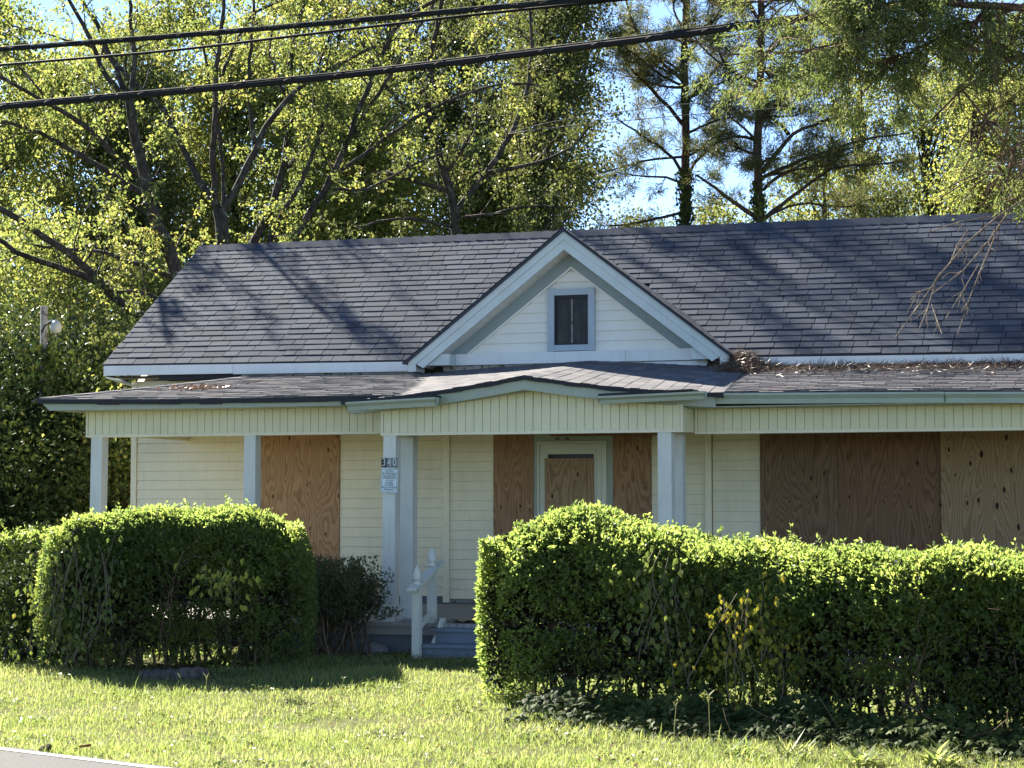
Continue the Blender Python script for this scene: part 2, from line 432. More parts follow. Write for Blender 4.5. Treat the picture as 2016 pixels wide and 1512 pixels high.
# ---- front gable
gw = Geo(); gw.slab([(GX - 1.75, 24.17, 3.58), (GX + 1.75, 24.17, 3.58), (GX + 1.75, 24.17, 3.75), (GX, 24.17, 5.12), (GX - 1.75, 24.17, 3.75)], (0, .05, 0))
gable = part('gable_wall', gw, M_white, house)
def lap(geo, x0, x1, z0, z1, y, proud=.02):
    geo.hexa([(x0, y - proud, z0), (x1, y - proud, z0), (x1, y + .012, z0), (x0, y + .012, z0), (x0, y - .003, z1), (x1, y - .003, z1), (x1, y + .012, z1), (x0, y + .012, z1)])
z = 3.73
while z < 4.75:
    z1 = z + .1275
    def hw(zz): return max(0, (4.82 - zz) / GH)
    segs = []
    a0, a1 = hw(z), hw(z1)
    y = 24.155
    for side in (-1, 1):
        g = Geo()
        xin = .31 if z < 4.50 else 0.0
        if a0 <= xin + .02: continue
        pr = .02
        xo0, xo1 = GX + side * a0, GX + side * max(a1, xin + .005); xi = GX + side * xin
        lo = [(xo0, y - pr, z), (xi, y - pr, z), (xi, y + .012, z), (xo0, y + .012, z)]
        hi = [(xo1, y - .003, min(z1, 4.82)), (xi, y - .003, min(z1, 4.82)), (xi, y + .012, min(z1, 4.82)), (xo1, y + .012, min(z1, 4.82))]
        g.hexa(lo + hi); part('siding_board', g, M_white, gable)
    z = z1
# frieze boards on the gable wall, and a thin white bead along their inner edge
for side in (-1, 1):
    g = Geo(); x = lambda d: GX + side * d
    g.slab([(x(0), 24.125, 5.14), (x(1.83), 24.125, 3.735), (x(1.41), 24.125, 3.735), (x(0), 24.125, 4.815)], (0, .03, 0))
    part('frieze_board', g, M_frieze, house)
    g = Geo(); g.slab([(x(0), 24.119, 4.815), (x(1.41), 24.119, 3.732), (x(1.375), 24.119, 3.732), (x(0), 24.119, 4.788)], (0, .03, 0))
    part('trim_bead', g, M_white, house)
# gable window
g = Geo()
g.box((-7.50, 24.10, 4.45), (-7.05, 24.15, 4.53)); g.box((-7.50, 24.10, 3.74), (-7.05, 24.15, 3.815))
g.box((-7.59, 24.098, 3.735), (-7.50, 24.15, 4.535)); g.box((-7.05, 24.098, 3.735), (-6.965, 24.15, 4.535))
win = part('window_frame', g, M_win, house)
g = Geo()
for a, b in (((-7.50, 24.12, 3.815), (-7.475, 24.15, 4.45)), ((-7.075, 24.12, 3.815), (-7.05, 24.15, 4.45)), ((-7.475, 24.12, 4.40), (-7.075, 24.15, 4.45)), ((-7.475, 24.12, 3.815), (-7.075, 24.15, 3.84))): g.box(a, b)
part('sash', g, M_drip, win)
g = Geo(); g.box((-7.277, 24.125, 3.84), (-7.262, 24.15, 4.40)); part('muntin', g, M_rot, win)
for a, b in ((-7.475, -7.277), (-7.262, -7.075)):
    g = Geo(); g.box((a, 24.137, 3.84), (b, 24.150, 4.40)); part('pane', g, M_glass, win)
# band under the gable with its boxed returns
for a, b in ((-8.82, -6.55), (-6.545, -5.66)):
    g = Geo(); g.box((a, 24.06, 3.585), (b, 24.12, 3.728)); part('band_board', g, M_fascia, house)
for a, b in ((-9.2, -8.825), (-5.655, -5.25)):
    g = Geo(); g.box((a, 23.86, 3.575), (b, 24.15, 3.72)); part('eave_return', g, M_rake, house)
g = Geo(); g.box((-9.0, 24.09, 3.40), (-5.5, 24.13, 3.583)); part('flashing', g, M_rot, house)
g = Geo(); g.slab([(-7.0, 24.0, 3.50), (-5.5, 24.0, 3.50), (-5.5, 24.08, 3.575), (-7.0, 24.08, 3.565)], (0, .01, 0)); part('flashing', g, M_fascia, house, label='bent white flashing under the gable')
# gable roof, rakes, soffit panels
for side in (-1, 1):
    x = lambda d: GX + side * d
    g = Geo()
    def vy(zz): return YE + (zz - 3.66) / (2.0) * 2.81
    fr = [(x(0), 23.77, GZ), (x(2.13), 23.77, GZ - 2.13 * GH), (x(2.13), 24.2, GZ - 2.13 * GH), (x(1.4), 24.9, GZ - 1.4 * GH), (x(0), vy(GZ - .16) + .1, GZ - .16)]
    if side < 0: fr = fr[::-1]
    g.slab(fr, (0, 0, -.03)); part('gable_roof', g, M_shingle, house)
    # shingle edges along the rake
    g = Geo()
    for i in range(16):
        d0, d1 = 2.15 * i / 16, 2.15 * (i + 1) / 16 + .01
        j = random.uniform(0, .008)
        g.hexa([(x(d0), 23.765, GZ - d0 * GH + .0), (x(d1), 23.765, GZ - d1 * GH), (x(d1), 23.95, GZ - d1 * GH), (x(d0), 23.95, GZ - d0 * GH),
                (x(d0), 23.76, GZ - d0 * GH + .012 + j), (x(d1), 23.76, GZ - d1 * GH + .016 + j), (x(d1), 23.95, GZ - d1 * GH + .012), (x(d0), 23.95, GZ - d0 * GH + .010)])
    part('rake_shingles', g, M_drip, house)
    g = Geo(); g.slab([(x(0), 23.80, GZ - .03), (x(2.09), 23.80, GZ - .03 - 2.09 * GH), (x(1.99), 23.80, GZ - .135 - 1.99 * GH + .0), (x(0), 23.80, GZ - .135)], (0, .05, 0))
    part('rake_trim', g, M_rake, house)
    g = Geo(); g.slab([(x(0), 23.812, GZ - .137), (x(1.985), 23.812, GZ - .137 - 1.985 * GH), (x(1.89), 23.812, GZ - .262 - 1.89 * GH), (x(0), 23.812, GZ - .262)], (0, .035, 0))
    part('rake_board', g, M_rake, house)
    g = Geo()
    sof = Geo(); sof.slab([(x(0), 23.85, GZ - .245), (x(1.9), 23.85, GZ - .245 - 1.9 * GH), (x(1.9), 24.17, GZ - .245 - 1.9 * GH), (x(0), 24.17, GZ - .245)], (0, 0, .01))
    so = part('rake_soffit', sof, M_white, house)
    for i in range(18):
        d0, d1 = 1.86 * i / 18 + .003, 1.86 * (i + 1) / 18 - .004
        g = Geo(); zz = lambda d: GZ - .250 - d * GH
        g.hexa([(x(d0), 23.85, zz(d0) - .008), (x(d1), 23.85, zz(d1) - .008), (x(d1), 24.16, zz(d1) - .008), (x(d0), 24.16, zz(d0) - .008), (x(d0), 23.85, zz(d0)), (x(d1), 23.85, zz(d1)), (x(d1), 24.16, zz(d1)), (x(d0), 24.16, zz(d0))])
        part('soffit_panel', g, M_white, so)
    g = Geo(); g.box((min(x(1.99), x(2.10)), 23.815, GZ - 2.13 * GH - .12), (max(x(1.99), x(2.10)), 24.12, GZ - 2.13 * GH - .0)); part('eave_end_box', g, M_rake if side < 0 else M_fascia, house)

# ---- porch roof (low slope, hipped at the left end) with the shallow entry gablet
def pe(x): return lin(x, (-13.38, 3.095), (-1.5, 2.985))
def pt(x): return lin(x, (-11.7, 3.505), (-1.7, 3.435))
PY0, PY1 = 21.55, 24.08
def S_p(x, v):
    sag = -.012 * math.sin((x + 13) * 1.1) * (1 - v)
    return np.array([x, PY0 + (PY1 - PY0) * v, pe(x) + (pt(x) - pe(x)) * v + sag])
HX = lambda v: -13.40 + 1.70 * v                       # hip line
g = Geo()
xs_ = np.linspace(0, 1, 31)
for i in range(30):
    for j in range(2):
        v0, v1 = j / 2, (j + 1) / 2
        def q(s, v): return S_p(HX(v) + (XR - HX(v)) * s, v) - (0, 0, .006)
        g.slab([q(xs_[i], v0), q(xs_[i + 1], v0), q(xs_[i + 1], v1), q(xs_[i], v1)], (0, 0, -.03))
hp0, hp1 = S_p(-13.40, 0), S_p(-11.70, 1)
g.slab([hp0, hp1, (-11.7, 24.5, hp1[2]), (-13.40, 24.5, hp0[2])], (0, 0, -.03))
proof = part('porch_roof', g, M_shingle2, house)
f2 = Geo(); NP = 18
for c in range(NP):
    v = c / NP - (.012 if c == 0 else 0); x = HX(max(v, 0)) + random.uniform(0, .2)
    f2_first = True
    while x < XR - .1:
        w = random.choice([.2, .28, .3, .31, .25])
        if -8.7 + 0 < x < -5.5 and v > .0 and False: pass
        M = frame(S_p(x, v) + (0, 0, random.uniform(0, .003)), S_p(x + 1, v) - S_p(x, v), S_p(x, v + .1) - S_p(x, v))
        Mn = np.array(M); V = tab(w, L=.16, jag=random.gauss(0, .008), th=random.uniform(.009, .013))
        f2.add(V @ Mn[:3, :3].T + Mn[:3, 3], BOXF); x += w
# hip caps
for i in range(14):
    v0, v1 = i / 14, (i + 1) / 14 + .01
    a, b = S_p(HX(v0), v0), S_p(HX(v1), v1)
    for d in (np.array([.14, 0, .0]), np.array([-.13, .03, -.035])):
        f2.hexa([a, b, b + d, a + d, a + (0, 0, .02), b + (0, 0, .012), b + d + (0, 0, .01), a + d + (0, 0, .018)])
part('porch_shingles', f2, M_shingle2, proof, kind='stuff')
# gablet over the entry bay
A_, B_ = np.array([-6.95, 21.17, 3.225]), np.array([-7.05, 24.06, 3.60])
L0, L1 = np.array([-9.30, 21.50, 2.995]), np.array([-9.05, 24.06, 3.50])
R0, R1 = np.array([-4.75, 21.52, 3.005]), np.array([-5.0, 24.06, 3.475])
def S_g(side, u, v):
    e0, e1 = (L0, L1) if side < 0 else (R0, R1)
    a = A_ + (B_ - A_) * v; e = e0 + (e1 - e0) * v
    p = a + (e - a) * u
    p = p + np.array([0, 0, -.035 * math.sin(math.pi * u) * (1 - v)])
    return p
g = Geo(); f3 = Geo()
for side in (-1, 1):
    for i in range(6):
        for j in range(3):
            q = [S_g(side, i / 6, j / 3), S_g(side, (i + 1) / 6, j / 3), S_g(side, (i + 1) / 6, (j + 1) / 3), S_g(side, i / 6, (j + 1) / 3)]
            if side < 0: q = q[::-1]
            g.slab([p - np.array([0, 0, .004]) for p in q], (0, 0, -.03))
    NU = 14
    for c in range(NU):                                # courses run back from the front, butts facing downhill
        u0, u1 = 1 - c / NU, 1 - (c + 1.15) / NU
        v = -.004 - random.uniform(0, .1)
        while v < 1:
            dv = random.choice([.09, .1, .11, .08]); va, vb = max(v, -.004), min(v + dv - .002, 1.0)
            v += dv
            if vb <= va: continue
            a, b, cc, d = S_g(side, u0, va), S_g(side, u0, vb), S_g(side, max(u1, 0), vb), S_g(side, max(u1, 0), va)
            th = random.uniform(.005, .009); up = np.array([0, 0, 1.0])
            f3.hexa([a, b, cc, d, a + up * th, b + up * th, cc + up * .003, d + up * .003])
gb = part('entry_gablet_roof', g, M_shingle2, house)
part('gablet_shingles', f3, M_shingle2, gb, kind='stuff')
# dark shingle butts along the front edges
g = Geo()
for side in (-1, 1):
    for i in range(24):
        a, b = S_g(side, i / 24, 0), S_g(side, (i + 1) / 24 + .004, 0)
        j = random.uniform(-.004, .006); dp = .03 + .012 * math.sin(i * .7 + side) ** 2
        g.hexa([a + (0, -.01, -dp), b + (0, -.01, -dp), b + (0, .05, -dp), a + (0, .05, -dp), a + (0, -.012, .008 + j), b + (0, -.012, .010 + j), b + (0, .05, .008), a + (0, .05, .008)])
part('shingle_butts', g, M_drip, gb)
for lo, hi in ((-13.42, -8.6), (-5.2, XR)):
    g = Geo()
    for x in np.arange(lo, hi, .28):
        a, b = S_p(x, 0), S_p(x + .285, 0); j = random.uniform(-.003, .006); dp = random.uniform(.055, .07) if x < -9 else .02
        g.hexa([a + (0, -.018, -dp), b + (0, -.018, -dp), b + (0, .05, -dp), a + (0, .05, -dp), a + (0, -.02, .008 + j), b + (0, -.02, .009 + j), b + (0, .05, .008), a + (0, .05, .008)])
    part('shingle_butts', g, M_drip, proof)
# fascias and gutters of the porch
g = Geo(); g.box((-13.24, 21.575, 2.955), (-9.25, 21.60, 3.045)); part('porch_fascia', g, M_green, house)
g = Geo(); g.slab([(-13.38, 21.575, 3.05), (-13.24, 21.575, 3.045), (-13.24, 21.575, 2.955), (-13.27, 21.575, 2.955)], (0, .025, 0)); part('fascia_end', g, M_green, house)
g = Geo(); g.box((-13.26, 21.60, 2.955), (-13.235, 24.5, 3.045)); part('porch_fascia', g, M_green, house)
def gutter(x0, x1, y, z0a, z0b, h=.125, ends=True, mat=None, label=None):
    g = Geo()                                         # K-style profile: sloped lip, flat face
    def sec(x, z): return [(x, y, z), (x, y + .055, z - .0), (x, y + .10, z + h), (x, y - .05, z + h), (x, y - .05, z + h - .022), (x, y - .012, z + h * .45)]
    a, b = np.array(sec(x0, z0a)), np.array(sec(x1, z0b)); n = len(a)
    k0 = g.n; V = np.vstack([a, b]); F = [(i, (i + 1) % n, n + (i + 1) % n, n + i) for i in range(n)]
    g.add(V, F); g.f.append(np.array([[0, i + 1, i] for i in range(1, n - 1)]) + k0); g.f.append(np.array([[n, n + i, n + i + 1] for i in range(1, n - 1)]) + k0)
    return part('gutter', g, mat or M_green, house, label=label)
M_gut = paint('blue_sage_gutter', (.37, .415, .34), .45, .35, 4)
gutter(-9.08, -7.98, 21.14, 2.865, 2.905, .10, label='short gutter stub left of the entry gable')
gutter(-6.06, -4.86, 21.14, 2.895, 2.93, .085, label='short gutter stub right of the entry gable')
gutter(-4.93, -2.35, 21.57, 2.90, 2.87, .115, mat=M_gut)
gutter(-2.345, XR, 21.57, 2.868, 2.80, .115, mat=M_gut)
for x0, x1, z0, z1 in ((-9.08, -8.0, 2.968, 3.01), (-6.06, -5.0, 2.985, 3.02)):
    g = Geo(); g.hexa([(x0, 21.10, z0), (x1, 21.10, z1), (x1, 21.46, z1), (x0, 21.46, z0), (x0, 21.10, z0 + .022), (x1, 21.10, z1 + .022), (x1, 21.46, z1 + .022), (x0, 21.46, z0 + .022)]); part('shingle_strip', g, M_drip, house)
# rake fascia of the gablet
for side in (-1, 1):
    g = Geo(); n = 8
    for i in range(n):
        a, b = S_g(side, i / n * .96, 0), S_g(side, (i + 1) / n * .96, 0)
        ya, yb = a[1] + .03, b[1] + .03
        g.hexa([(a[0], ya, a[2] - .15), (b[0], yb, b[2] - .15), (b[0], yb + .03, b[2] - .15), (a[0], ya + .03, a[2] - .15),
                (a[0], ya, a[2] - .036), (b[0], yb, b[2] - .036), (b[0], yb + .03, b[2] - .036), (a[0], ya + .03, a[2] - .036)])
    part('gablet_fascia', g, M_green, house)
    g = Geo()
    for i in range(n):
        a, b = S_g(side, i / n * .96, 0), S_g(side, (i + 1) / n * .96, 0)
        ya, yb = a[1] + .06, b[1] + .06
        g.hexa([(a[0], ya, a[2] - .15), (b[0], yb, b[2] - .15), (b[0], 21.6, b[2] - .15), (a[0], 21.6, a[2] - .15),
                (a[0], ya, a[2] - .14), (b[0], yb, b[2] - .14), (b[0], 21.6, b[2] - .14), (a[0], 21.6, a[2] - .14)])
    part('gablet_soffit', g, M_green, house)
g = Geo(); g.box((-13.24, 21.60, 2.955), (-8.8, 22.03, 2.965)); part('porch_soffit', g, M_green, house)
g = Geo(); g.box((-5.2, 21.62, 2.865), (XR, 22.03, 2.875)); part('porch_soffit', g, M_gut, house)

# ---- porch headers clad in vertical vinyl strips
def header(x0, x1, y, z0, ztop, name='porch_header', th=.16):
    g = Geo(); g.box((x0, y + .012, z0 + .02), (x1, y + th, min(ztop(x0), ztop(x1)) - .02))
    h = part(name, g, M_strip, house)
    x = x0 + .03
    while x < x1 - .02:
        w = min(.1016, x1 - .03 - x)
        if w < .03: break
        g = Geo(); e = .0035; xa, xb = x + e, x + w - e; j = random.uniform(-.002, .002)
        g.hexa([(xa, y + j, z0 + .022), (xb, y + j, z0 + .022), (xb, y + .012, z0 + .022), (xa, y + .012, z0 + .022), (xa, y + j, ztop(xa)), (xb, y + j, ztop(xb)), (xb, y + .012, ztop(xb)), (xa, y + .012, ztop(xa))])
        part('cladding_strip', g, M_strip, h); x += .1016
    g = Geo(); g.box((x0, y - .012, z0 - .012), (x1, y + th + .01, z0 + .02)); part('header_trim', g, M_siding, h)
    for xa in (x0, x1 - .028):
        g = Geo(); g.box((xa, y - .008, z0 + .021), (xa + .028, y + .012, min(ztop(xa), ztop(xa + .028)))); part('corner_trim', g, M_siding, h)
    return h
header(-13.0, -8.80, 22.0, 2.645, lambda x: 2.962)
def bz(x):
    u = (x - A_[0]) / ((L0 if x < A_[0] else R0)[0] - A_[0]); return S_g(-1 if x < A_[0] else 1, u, 0)[2] - .135
header(-8.79, -5.19, 21.47, 2.60, bz, 'entry_header')
header(-5.18, XR - .1, 22.0, 2.595, lambda x: 2.872)
for xa in (-8.79, -5.19):                              # side returns of the entry header
    g = Geo(); g.box((xa - .0 if xa < -7 else xa - .14, 21.64, 2.60), (xa + .14 if xa < -7 else xa, 22.0, 2.98)); part('header_side', g, M_strip, house)
g = Geo(); g.box((-12.98, 22.17, 2.76), (XR - .1, 24.47, 2.78)); g.box((-8.6, 21.65, 2.765), (-5.35, 22.17, 2.785)); part('porch_ceiling', g, M_ceil, house)
g = Geo(); g.box((-12.98, 22.10, 2.67), (-12.85, 24.47, 2.96)); part('side_header', g, M_strip, house)

# ---- posts
def post(x, y, zt, w=.155, lean=(0, 0)):
    g = Geo(); zb = .455
    g.hexa([(x + lean[0], y, zb), (x + w + lean[0], y, zb), (x + w + lean[0], y + w, zb), (x + lean[0], y + w, zb), (x, y, zt), (x + w, y, zt), (x + w, y + w, zt), (x, y + w, zt)])
    p = part('porch_post', g, M_post, house)
    g = Geo(); b = .026
    X = x + lean[0]
    g.hexa([(X - b, y - b, zb - .015), (X + w + b, y - b, zb - .015), (X + w + b, y + w + b, zb - .015), (X - b, y + w + b, zb - .015), (X - b, y - b, zb + .125), (X + w + b, y - b, zb + .125), (X + w + b, y + w + b, zb + .125), (X - b, y + w + b, zb + .125)])
    g.box((X - .012, y - .012, zb + .125), (X + w + .012, y + w + .012, zb + .145))
    part('post_base', g, M_post, p); return p
post(-12.925, 22.0, 2.635, lean=(-.02, 0)); post(-10.81, 22.0, 2.635); post(-8.76, 21.47, 2.59, lean=(-.015, 0)); post(-8.755, 22.0, 2.68)
post(-5.48, 21.47, 2.59, lean=(.01, 0)); post(-5.48, 22.0, 2.68); post(-.6, 22.0, 2.59)

# ---- front wall siding in sections
def wall_section(x0, x1, z0, z1, y=24.5, off=0.0):
    g = Geo(); g.box((x0, y + .012, z0), (x1, y + .03, z1)); w = part('front_wall', g, M_rot, house)
    z = z0 + off
    while z < z1 - .02:
        g = Geo(); lap(g, x0, x1, z, min(z + .1245, z1), y, .02); part('siding_board', g, M_siding, w); z += .1275
wall_section(-13.66, -11.84, .60, 3.50)
wall_section(-10.61, -9.14, .60, 2.77)
wall_section(-9.05, -8.45, .52, 2.77, off=.05)
wall_section(-6.33, -5.63, .52, 2.77)
wall_section(-5.54, -4.94, .52, 2.77, off=.04)
for x0, x1, y in ((-13.75, -13.665, 24.47), (-9.138, -9.052, 24.46), (-5.628, -5.55, 24.44), (-8.452, -8.444, 24.47)):
    g = Geo(); g.box((x0, y, .52), (x1, 24.53, 2.77 if x0 > -13 else 3.5)); part('corner_trim', g, M_siding, house)
g = Geo(); g.box((-12.0, 24.515, .45), (XR - .3, 24.53, .6)); part('skirt_board', g, M_found, house)
# plywood over the openings
def ply(x0, x1, z0, z1, y, mat, label=None, th=.015):
    g = Geo(); g.box((x0, y, z0), (x1, y + th, z1)); return part('plywood_board', g, mat, house, label=label)
ply(-11.832, -10.615, .62, 2.765, 24.472, M_ply, 'warm tan plywood sheet left of the entry')
ply(-8.442, -7.896, .50, 2.765, 24.470, M_plyd)
ply(-6.835, -6.336, .50, 2.665, 24.470, M_plyd)
ply(-7.66, -6.24, 2.668, 2.765, 24.44, M_plyh, 'horizontal plywood strip above the front door')
ply(-4.934, -3.969, .55, 2.765, 24.472, M_plyr)
ply(-3.965, -2.727, .55, 2.765, 24.470, M_plyb)
ply(-2.722, -1.50, .55, 2.765, 24.435, M_plyk, 'pale knotty plywood sheet at the right')
ply(-1.496, -.3, .55, 2.765, 24.435, M_plyk)
# the door
g = Geo(); g.box((-7.893, 24.478, .48), (-7.838, 24.52, 2.72)); g.box((-6.915, 24.478, .48), (-6.837, 24.52, 2.72)); g.box((-7.838, 24.478, 2.605), (-6.915, 24.52, 2.72))
door = part('door_casing', g, M_green, house)
g = Geo()
for a, b in (((-7.838, 24.45, .5), (-7.81, 24.5, 2.603)), ((-6.975, 24.45, .5), (-6.915, 24.5, 2.603)), ((-7.81, 24.45, 2.575), (-6.975, 24.5, 2.603))): g.box(a, b)
part('storm_door_frame', g, M_door, door)
g = Geo()
for a, b in (((-7.806, 24.462, .5), (-7.70, 24.5, 2.57)), ((-7.085, 24.462, .5), (-6.98, 24.5, 2.57)), ((-7.70, 24.462, 2.44), (-7.085, 24.5, 2.57))): g.box(a, b)
part('storm_door', g, M_door, door)
g = Geo()
for a, b in (((-7.735, 24.452, .5), (-7.71, 24.461, 2.48)), ((-7.075, 24.452, .5), (-7.05, 24.461, 2.48)), ((-7.735, 24.452, 2.48), (-7.05, 24.461, 2.505))): g.box(a, b)
part('door_bead', g, M_door, door)
g = Geo(); g.box((-7.70, 24.485, .5), (-7.085, 24.495, 2.44)); part('door_glass', g, M_glass, door)
g = Geo(); g.box((-7.735, 24.440, .6), (-7.075, 24.451, 2.385)); part('plywood_board', g, M_plyk, door)
for xa in (-7.60, -7.47):
    g = Geo(); g.box((xa, 24.468, 2.628), (xa + .055, 24.477, 2.645)); part('bracket', g, M_drip, door)

# ---- floor, foundation, steps, railing
g = Geo()
fl = Geo(); fl.box((-13.05, 21.36, .30), (XR - .2, 24.5, .40)); floor = part('porch_floor', fl, M_floor, house)
x = -13.1
fb = []
while x < XR - .3:
    w = .09
    gz = lambda y: .44 + (y - 21.3) * .02
    g = Geo(); e = .003; j = random.uniform(-.003, .003)
    g.hexa([(x + e, 21.30, .40), (x + w - e, 21.30, .40), (x + w - e, 24.49, .41), (x + e, 24.49, .41), (x + e, 21.30, gz(21.3) + j), (x + w - e, 21.30, gz(21.3) + j), (x + w - e, 24.49, gz(24.49) + j), (x + e, 24.49, gz(24.49) + j)])
    fb.append(g); x += w
for g in fb: part('floor_board', g, M_floor, floor)
g = Geo(); g.box((-13.0, 21.40, -.05), (XR - .2, 21.60, .30)); g.box((-13.0, 21.6, -.05), (-12.8, 24.5, .30)); part('foundation', g, M_found, house)
g = Geo(); g.box((-7.95, 20.80, .02), (-6.3, 21.4, .20)); g.box((-7.93, 21.08, .20), (-6.3, 21.4, .36))
steps = part('steps', g, M_step, house)
for y0, z in ((20.74, .205), (21.03, .365)):
    g = Geo(); g.box((-8.0, y0, z), (-6.28, y0 + .33, z + .035)); part('tread', g, M_step, steps)
g = Geo(); g.box((-8.0, 20.78, .03), (-6.3, 20.80, .203)); part('riser', g, M_step, steps)
g = Geo(); g.box((-7.95, 21.06, .242), (-6.3, 21.08, .363)); part('riser', g, M_step, steps)
g = Geo(); g.slab([(-7.985, 20.80, .05), (-7.985, 21.4, .05), (-7.985, 21.4, .50), (-7.985, 21.3, .50)], (.03, 0, 0)); part('stringer', g, M_newel, steps)
def lathe(prof, cx, cy, n=14):
    g = Geo(); a = np.arange(n) * 2 * math.pi / n
    V = np.array([(cx + r * math.cos(t), cy + r * math.sin(t), z) for z, r in prof for t in a])
    i = np.arange(len(prof) - 1)[:, None] * n; j = np.arange(n)[None]
    g.add(V, np.stack([i + j, i + (j + 1) % n, i + n + (j + 1) % n, i + n + j], -1).reshape(-1, 4)); return g
g = Geo(); g.hexa([(-8.10, 20.56, .835), (-7.985, 20.56, .835), (-8.045, 21.60, 1.115), (-8.16, 21.60, 1.115), (-8.10, 20.56, .862), (-7.985, 20.56, .862), (-8.045, 21.60, 1.142), (-8.16, 21.60, 1.142)])
rail = part('stair_railing', g, M_newel, house)
for (x, y, z0, z1) in ((-8.045, 20.72, .06, .875), (-8.125, 21.40, .44, 1.06)):
    g = Geo(); w = .045; g.box((x - w, y - w, z0), (x + w, y + w, z1)); part('newel_post', g, M_newel, rail)
    zb = z1 + .02
    fin = [(zb, .0), (zb, .05), (zb + .03, .05), (zb + .035, .036), (zb + .055, .034), (zb + .06, .048), (zb + .075, .05), (zb + .10, .049), (zb + .14, .041), (zb + .18, .026), (zb + .205, .012), (zb + .212, 0.0)]
    part('finial', lathe(fin, x, y), M_newel, rail, smooth=True)
g = Geo(); g.hexa([(-8.06, 20.77, .40), (-8.02, 20.77, .40), (-8.10, 21.36, .52), (-8.14, 21.36, .52), (-8.06, 20.77, .46), (-8.02, 20.77, .46), (-8.10, 21.36, .58), (-8.14, 21.36, .58)])
part('bottom_rail', g, M_newel, rail)

# ---- house number plaques and notice sign on the entry post
M_plq = flat('black_plaque', (.02, .02, .022), .4); M_plqg = flat('grey_plaque', (.16, .165, .17), .35, .5)
M_ink = flat('sign_ink', (.03, .045, .05), .5); M_sign = paint('sign_white', (.66, .72, .72), .35, .15, 6); M_silver = flat('silver_digit', (.62, .63, .62), .35, .5)
def text(s, size, mat, parent, M, name='lettering', sx=1.0):
    c = bpy.data.curves.new(name, 'FONT'); c.body = s; c.size = size; c.align_x = 'CENTER'; c.align_y = 'CENTER'; c.extrude = .0006
    c.materials.append(mat); tmp = bpy.data.objects.new(name, c); me = bpy.data.meshes.new_from_object(tmp); bpy.data.objects.remove(tmp); bpy.data.curves.remove(c)
    if not me.materials: me.materials.append(mat)
    o = bpy.data.objects.new(name, me); COL.objects.link(o); o.parent = parent
    o.matrix_basis = M @ Matrix.Diagonal((sx, 1, 1, 1)); return o
UP = Matrix.Rotation(math.pi / 2, 4, 'X')
num = thing('house_number', (-8.685, 21.452, 2.275), 'house number 340 in pale digits on dark plaques on the entry post', 'house number')
for i, d in enumerate('340'):
    xx = -8.775 + i * .066
    g = Geo(); g.box((xx, 21.448, 2.222), (xx + .064, 21.456, 2.328)); p = part('plaque', g, M_plq if i == 0 else M_plqg, num, label=None if i else 'black plaque with the digit 3')
    text(d, .125, M_silver, p, Matrix.Translation((xx + .032 + 8.685, -.0055, .0)) @ UP, 'digit', .82)
sg = thing('notice_sign', (-8.672, 21.44, 2.065), 'white no trespassing notice sign below the house number, hung slightly askew', 'sign')
g = Geo(); g.box((-.105, 0, -.142), (.105, .004, .142)); g2 = Geo()
for a, b in (((-.096, -.001, -.134), (-.092, .0005, .134)), ((.092, -.001, -.134), (.096, .0005, .134)), ((-.092, -.001, .130), (.092, .0005, .134)), ((-.092, -.001, -.134), (.092, .0005, -.130))): g2.box(a, b)
for nm, gg, mm in (('plate', g, M_sign), ('border_line', g2, M_ink)):
    me = gg.mesh(nm); me.materials.append(mm); link(nm, me, sg)
sg.rotation_euler = (0, math.radians(2.6), 0)
for i, (s, z, sz, sx) in enumerate((('NOTICE', .108, .030, 1), ('NO TRESPASSING', .081, .030, .76), ('VIOLATORS WILL', .054, .027, .74), ('BE PROSECUTED', .030, .027, .74), ('G.S. 14-159', .003, .026, .74), ('BY ORDER', -.024, .026, .8), ('OF OWNER', -.050, .026, .8), ('AND CLAYTON POLICE', -.077, .025, .70), ('DEPARTMENT', -.104, .025, .8))):
    text(s, sz, M_ink, sg, Matrix.Translation((0, -.0015, z)) @ UP, 'lettering', sx)
for zz in (.125, -.125):
    g = lathe([(0, 0), (0, .005), (.003, .004), (.004, 0)], 0, 0, 8); me = g.mesh('screw'); me.materials.append(M_drip); o = link('screw', me, sg); o.matrix_basis = Matrix.Translation((0, 0, zz)) @ UP

# ================================================================ LEAVES, TREES
def unit(v): return v / (np.linalg.norm(v, axis=-1, keepdims=True) + 1e-9)
def leaves(geo, P, D, N, L, Wd, fold=.15):
    n = len(P)
    if n == 0: return
    L = np.broadcast_to(np.asarray(L, float), (n,))[:, None]; Wd = np.broadcast_to(np.asarray(Wd, float), (n,))[:, None]
    D = unit(D); Sd = unit(np.cross(D, N)); Nn = np.cross(Sd, D)
    V = np.stack([P, P + D * L * .42 - Sd * Wd * .5 + Nn * Wd * fold, P + D * L - Nn * L * .12, P + D * L * .42 + Sd * Wd * .5 + Nn * Wd * fold], 1).reshape(-1, 3)
    i = np.arange(n)[:, None] * 4
    geo.add(V, np.concatenate([i + np.array([[0, 2, 1]]), i + np.array([[0, 3, 2]])], 0))
def rdir(n): return unit(rng.normal(size=(n, 3)))

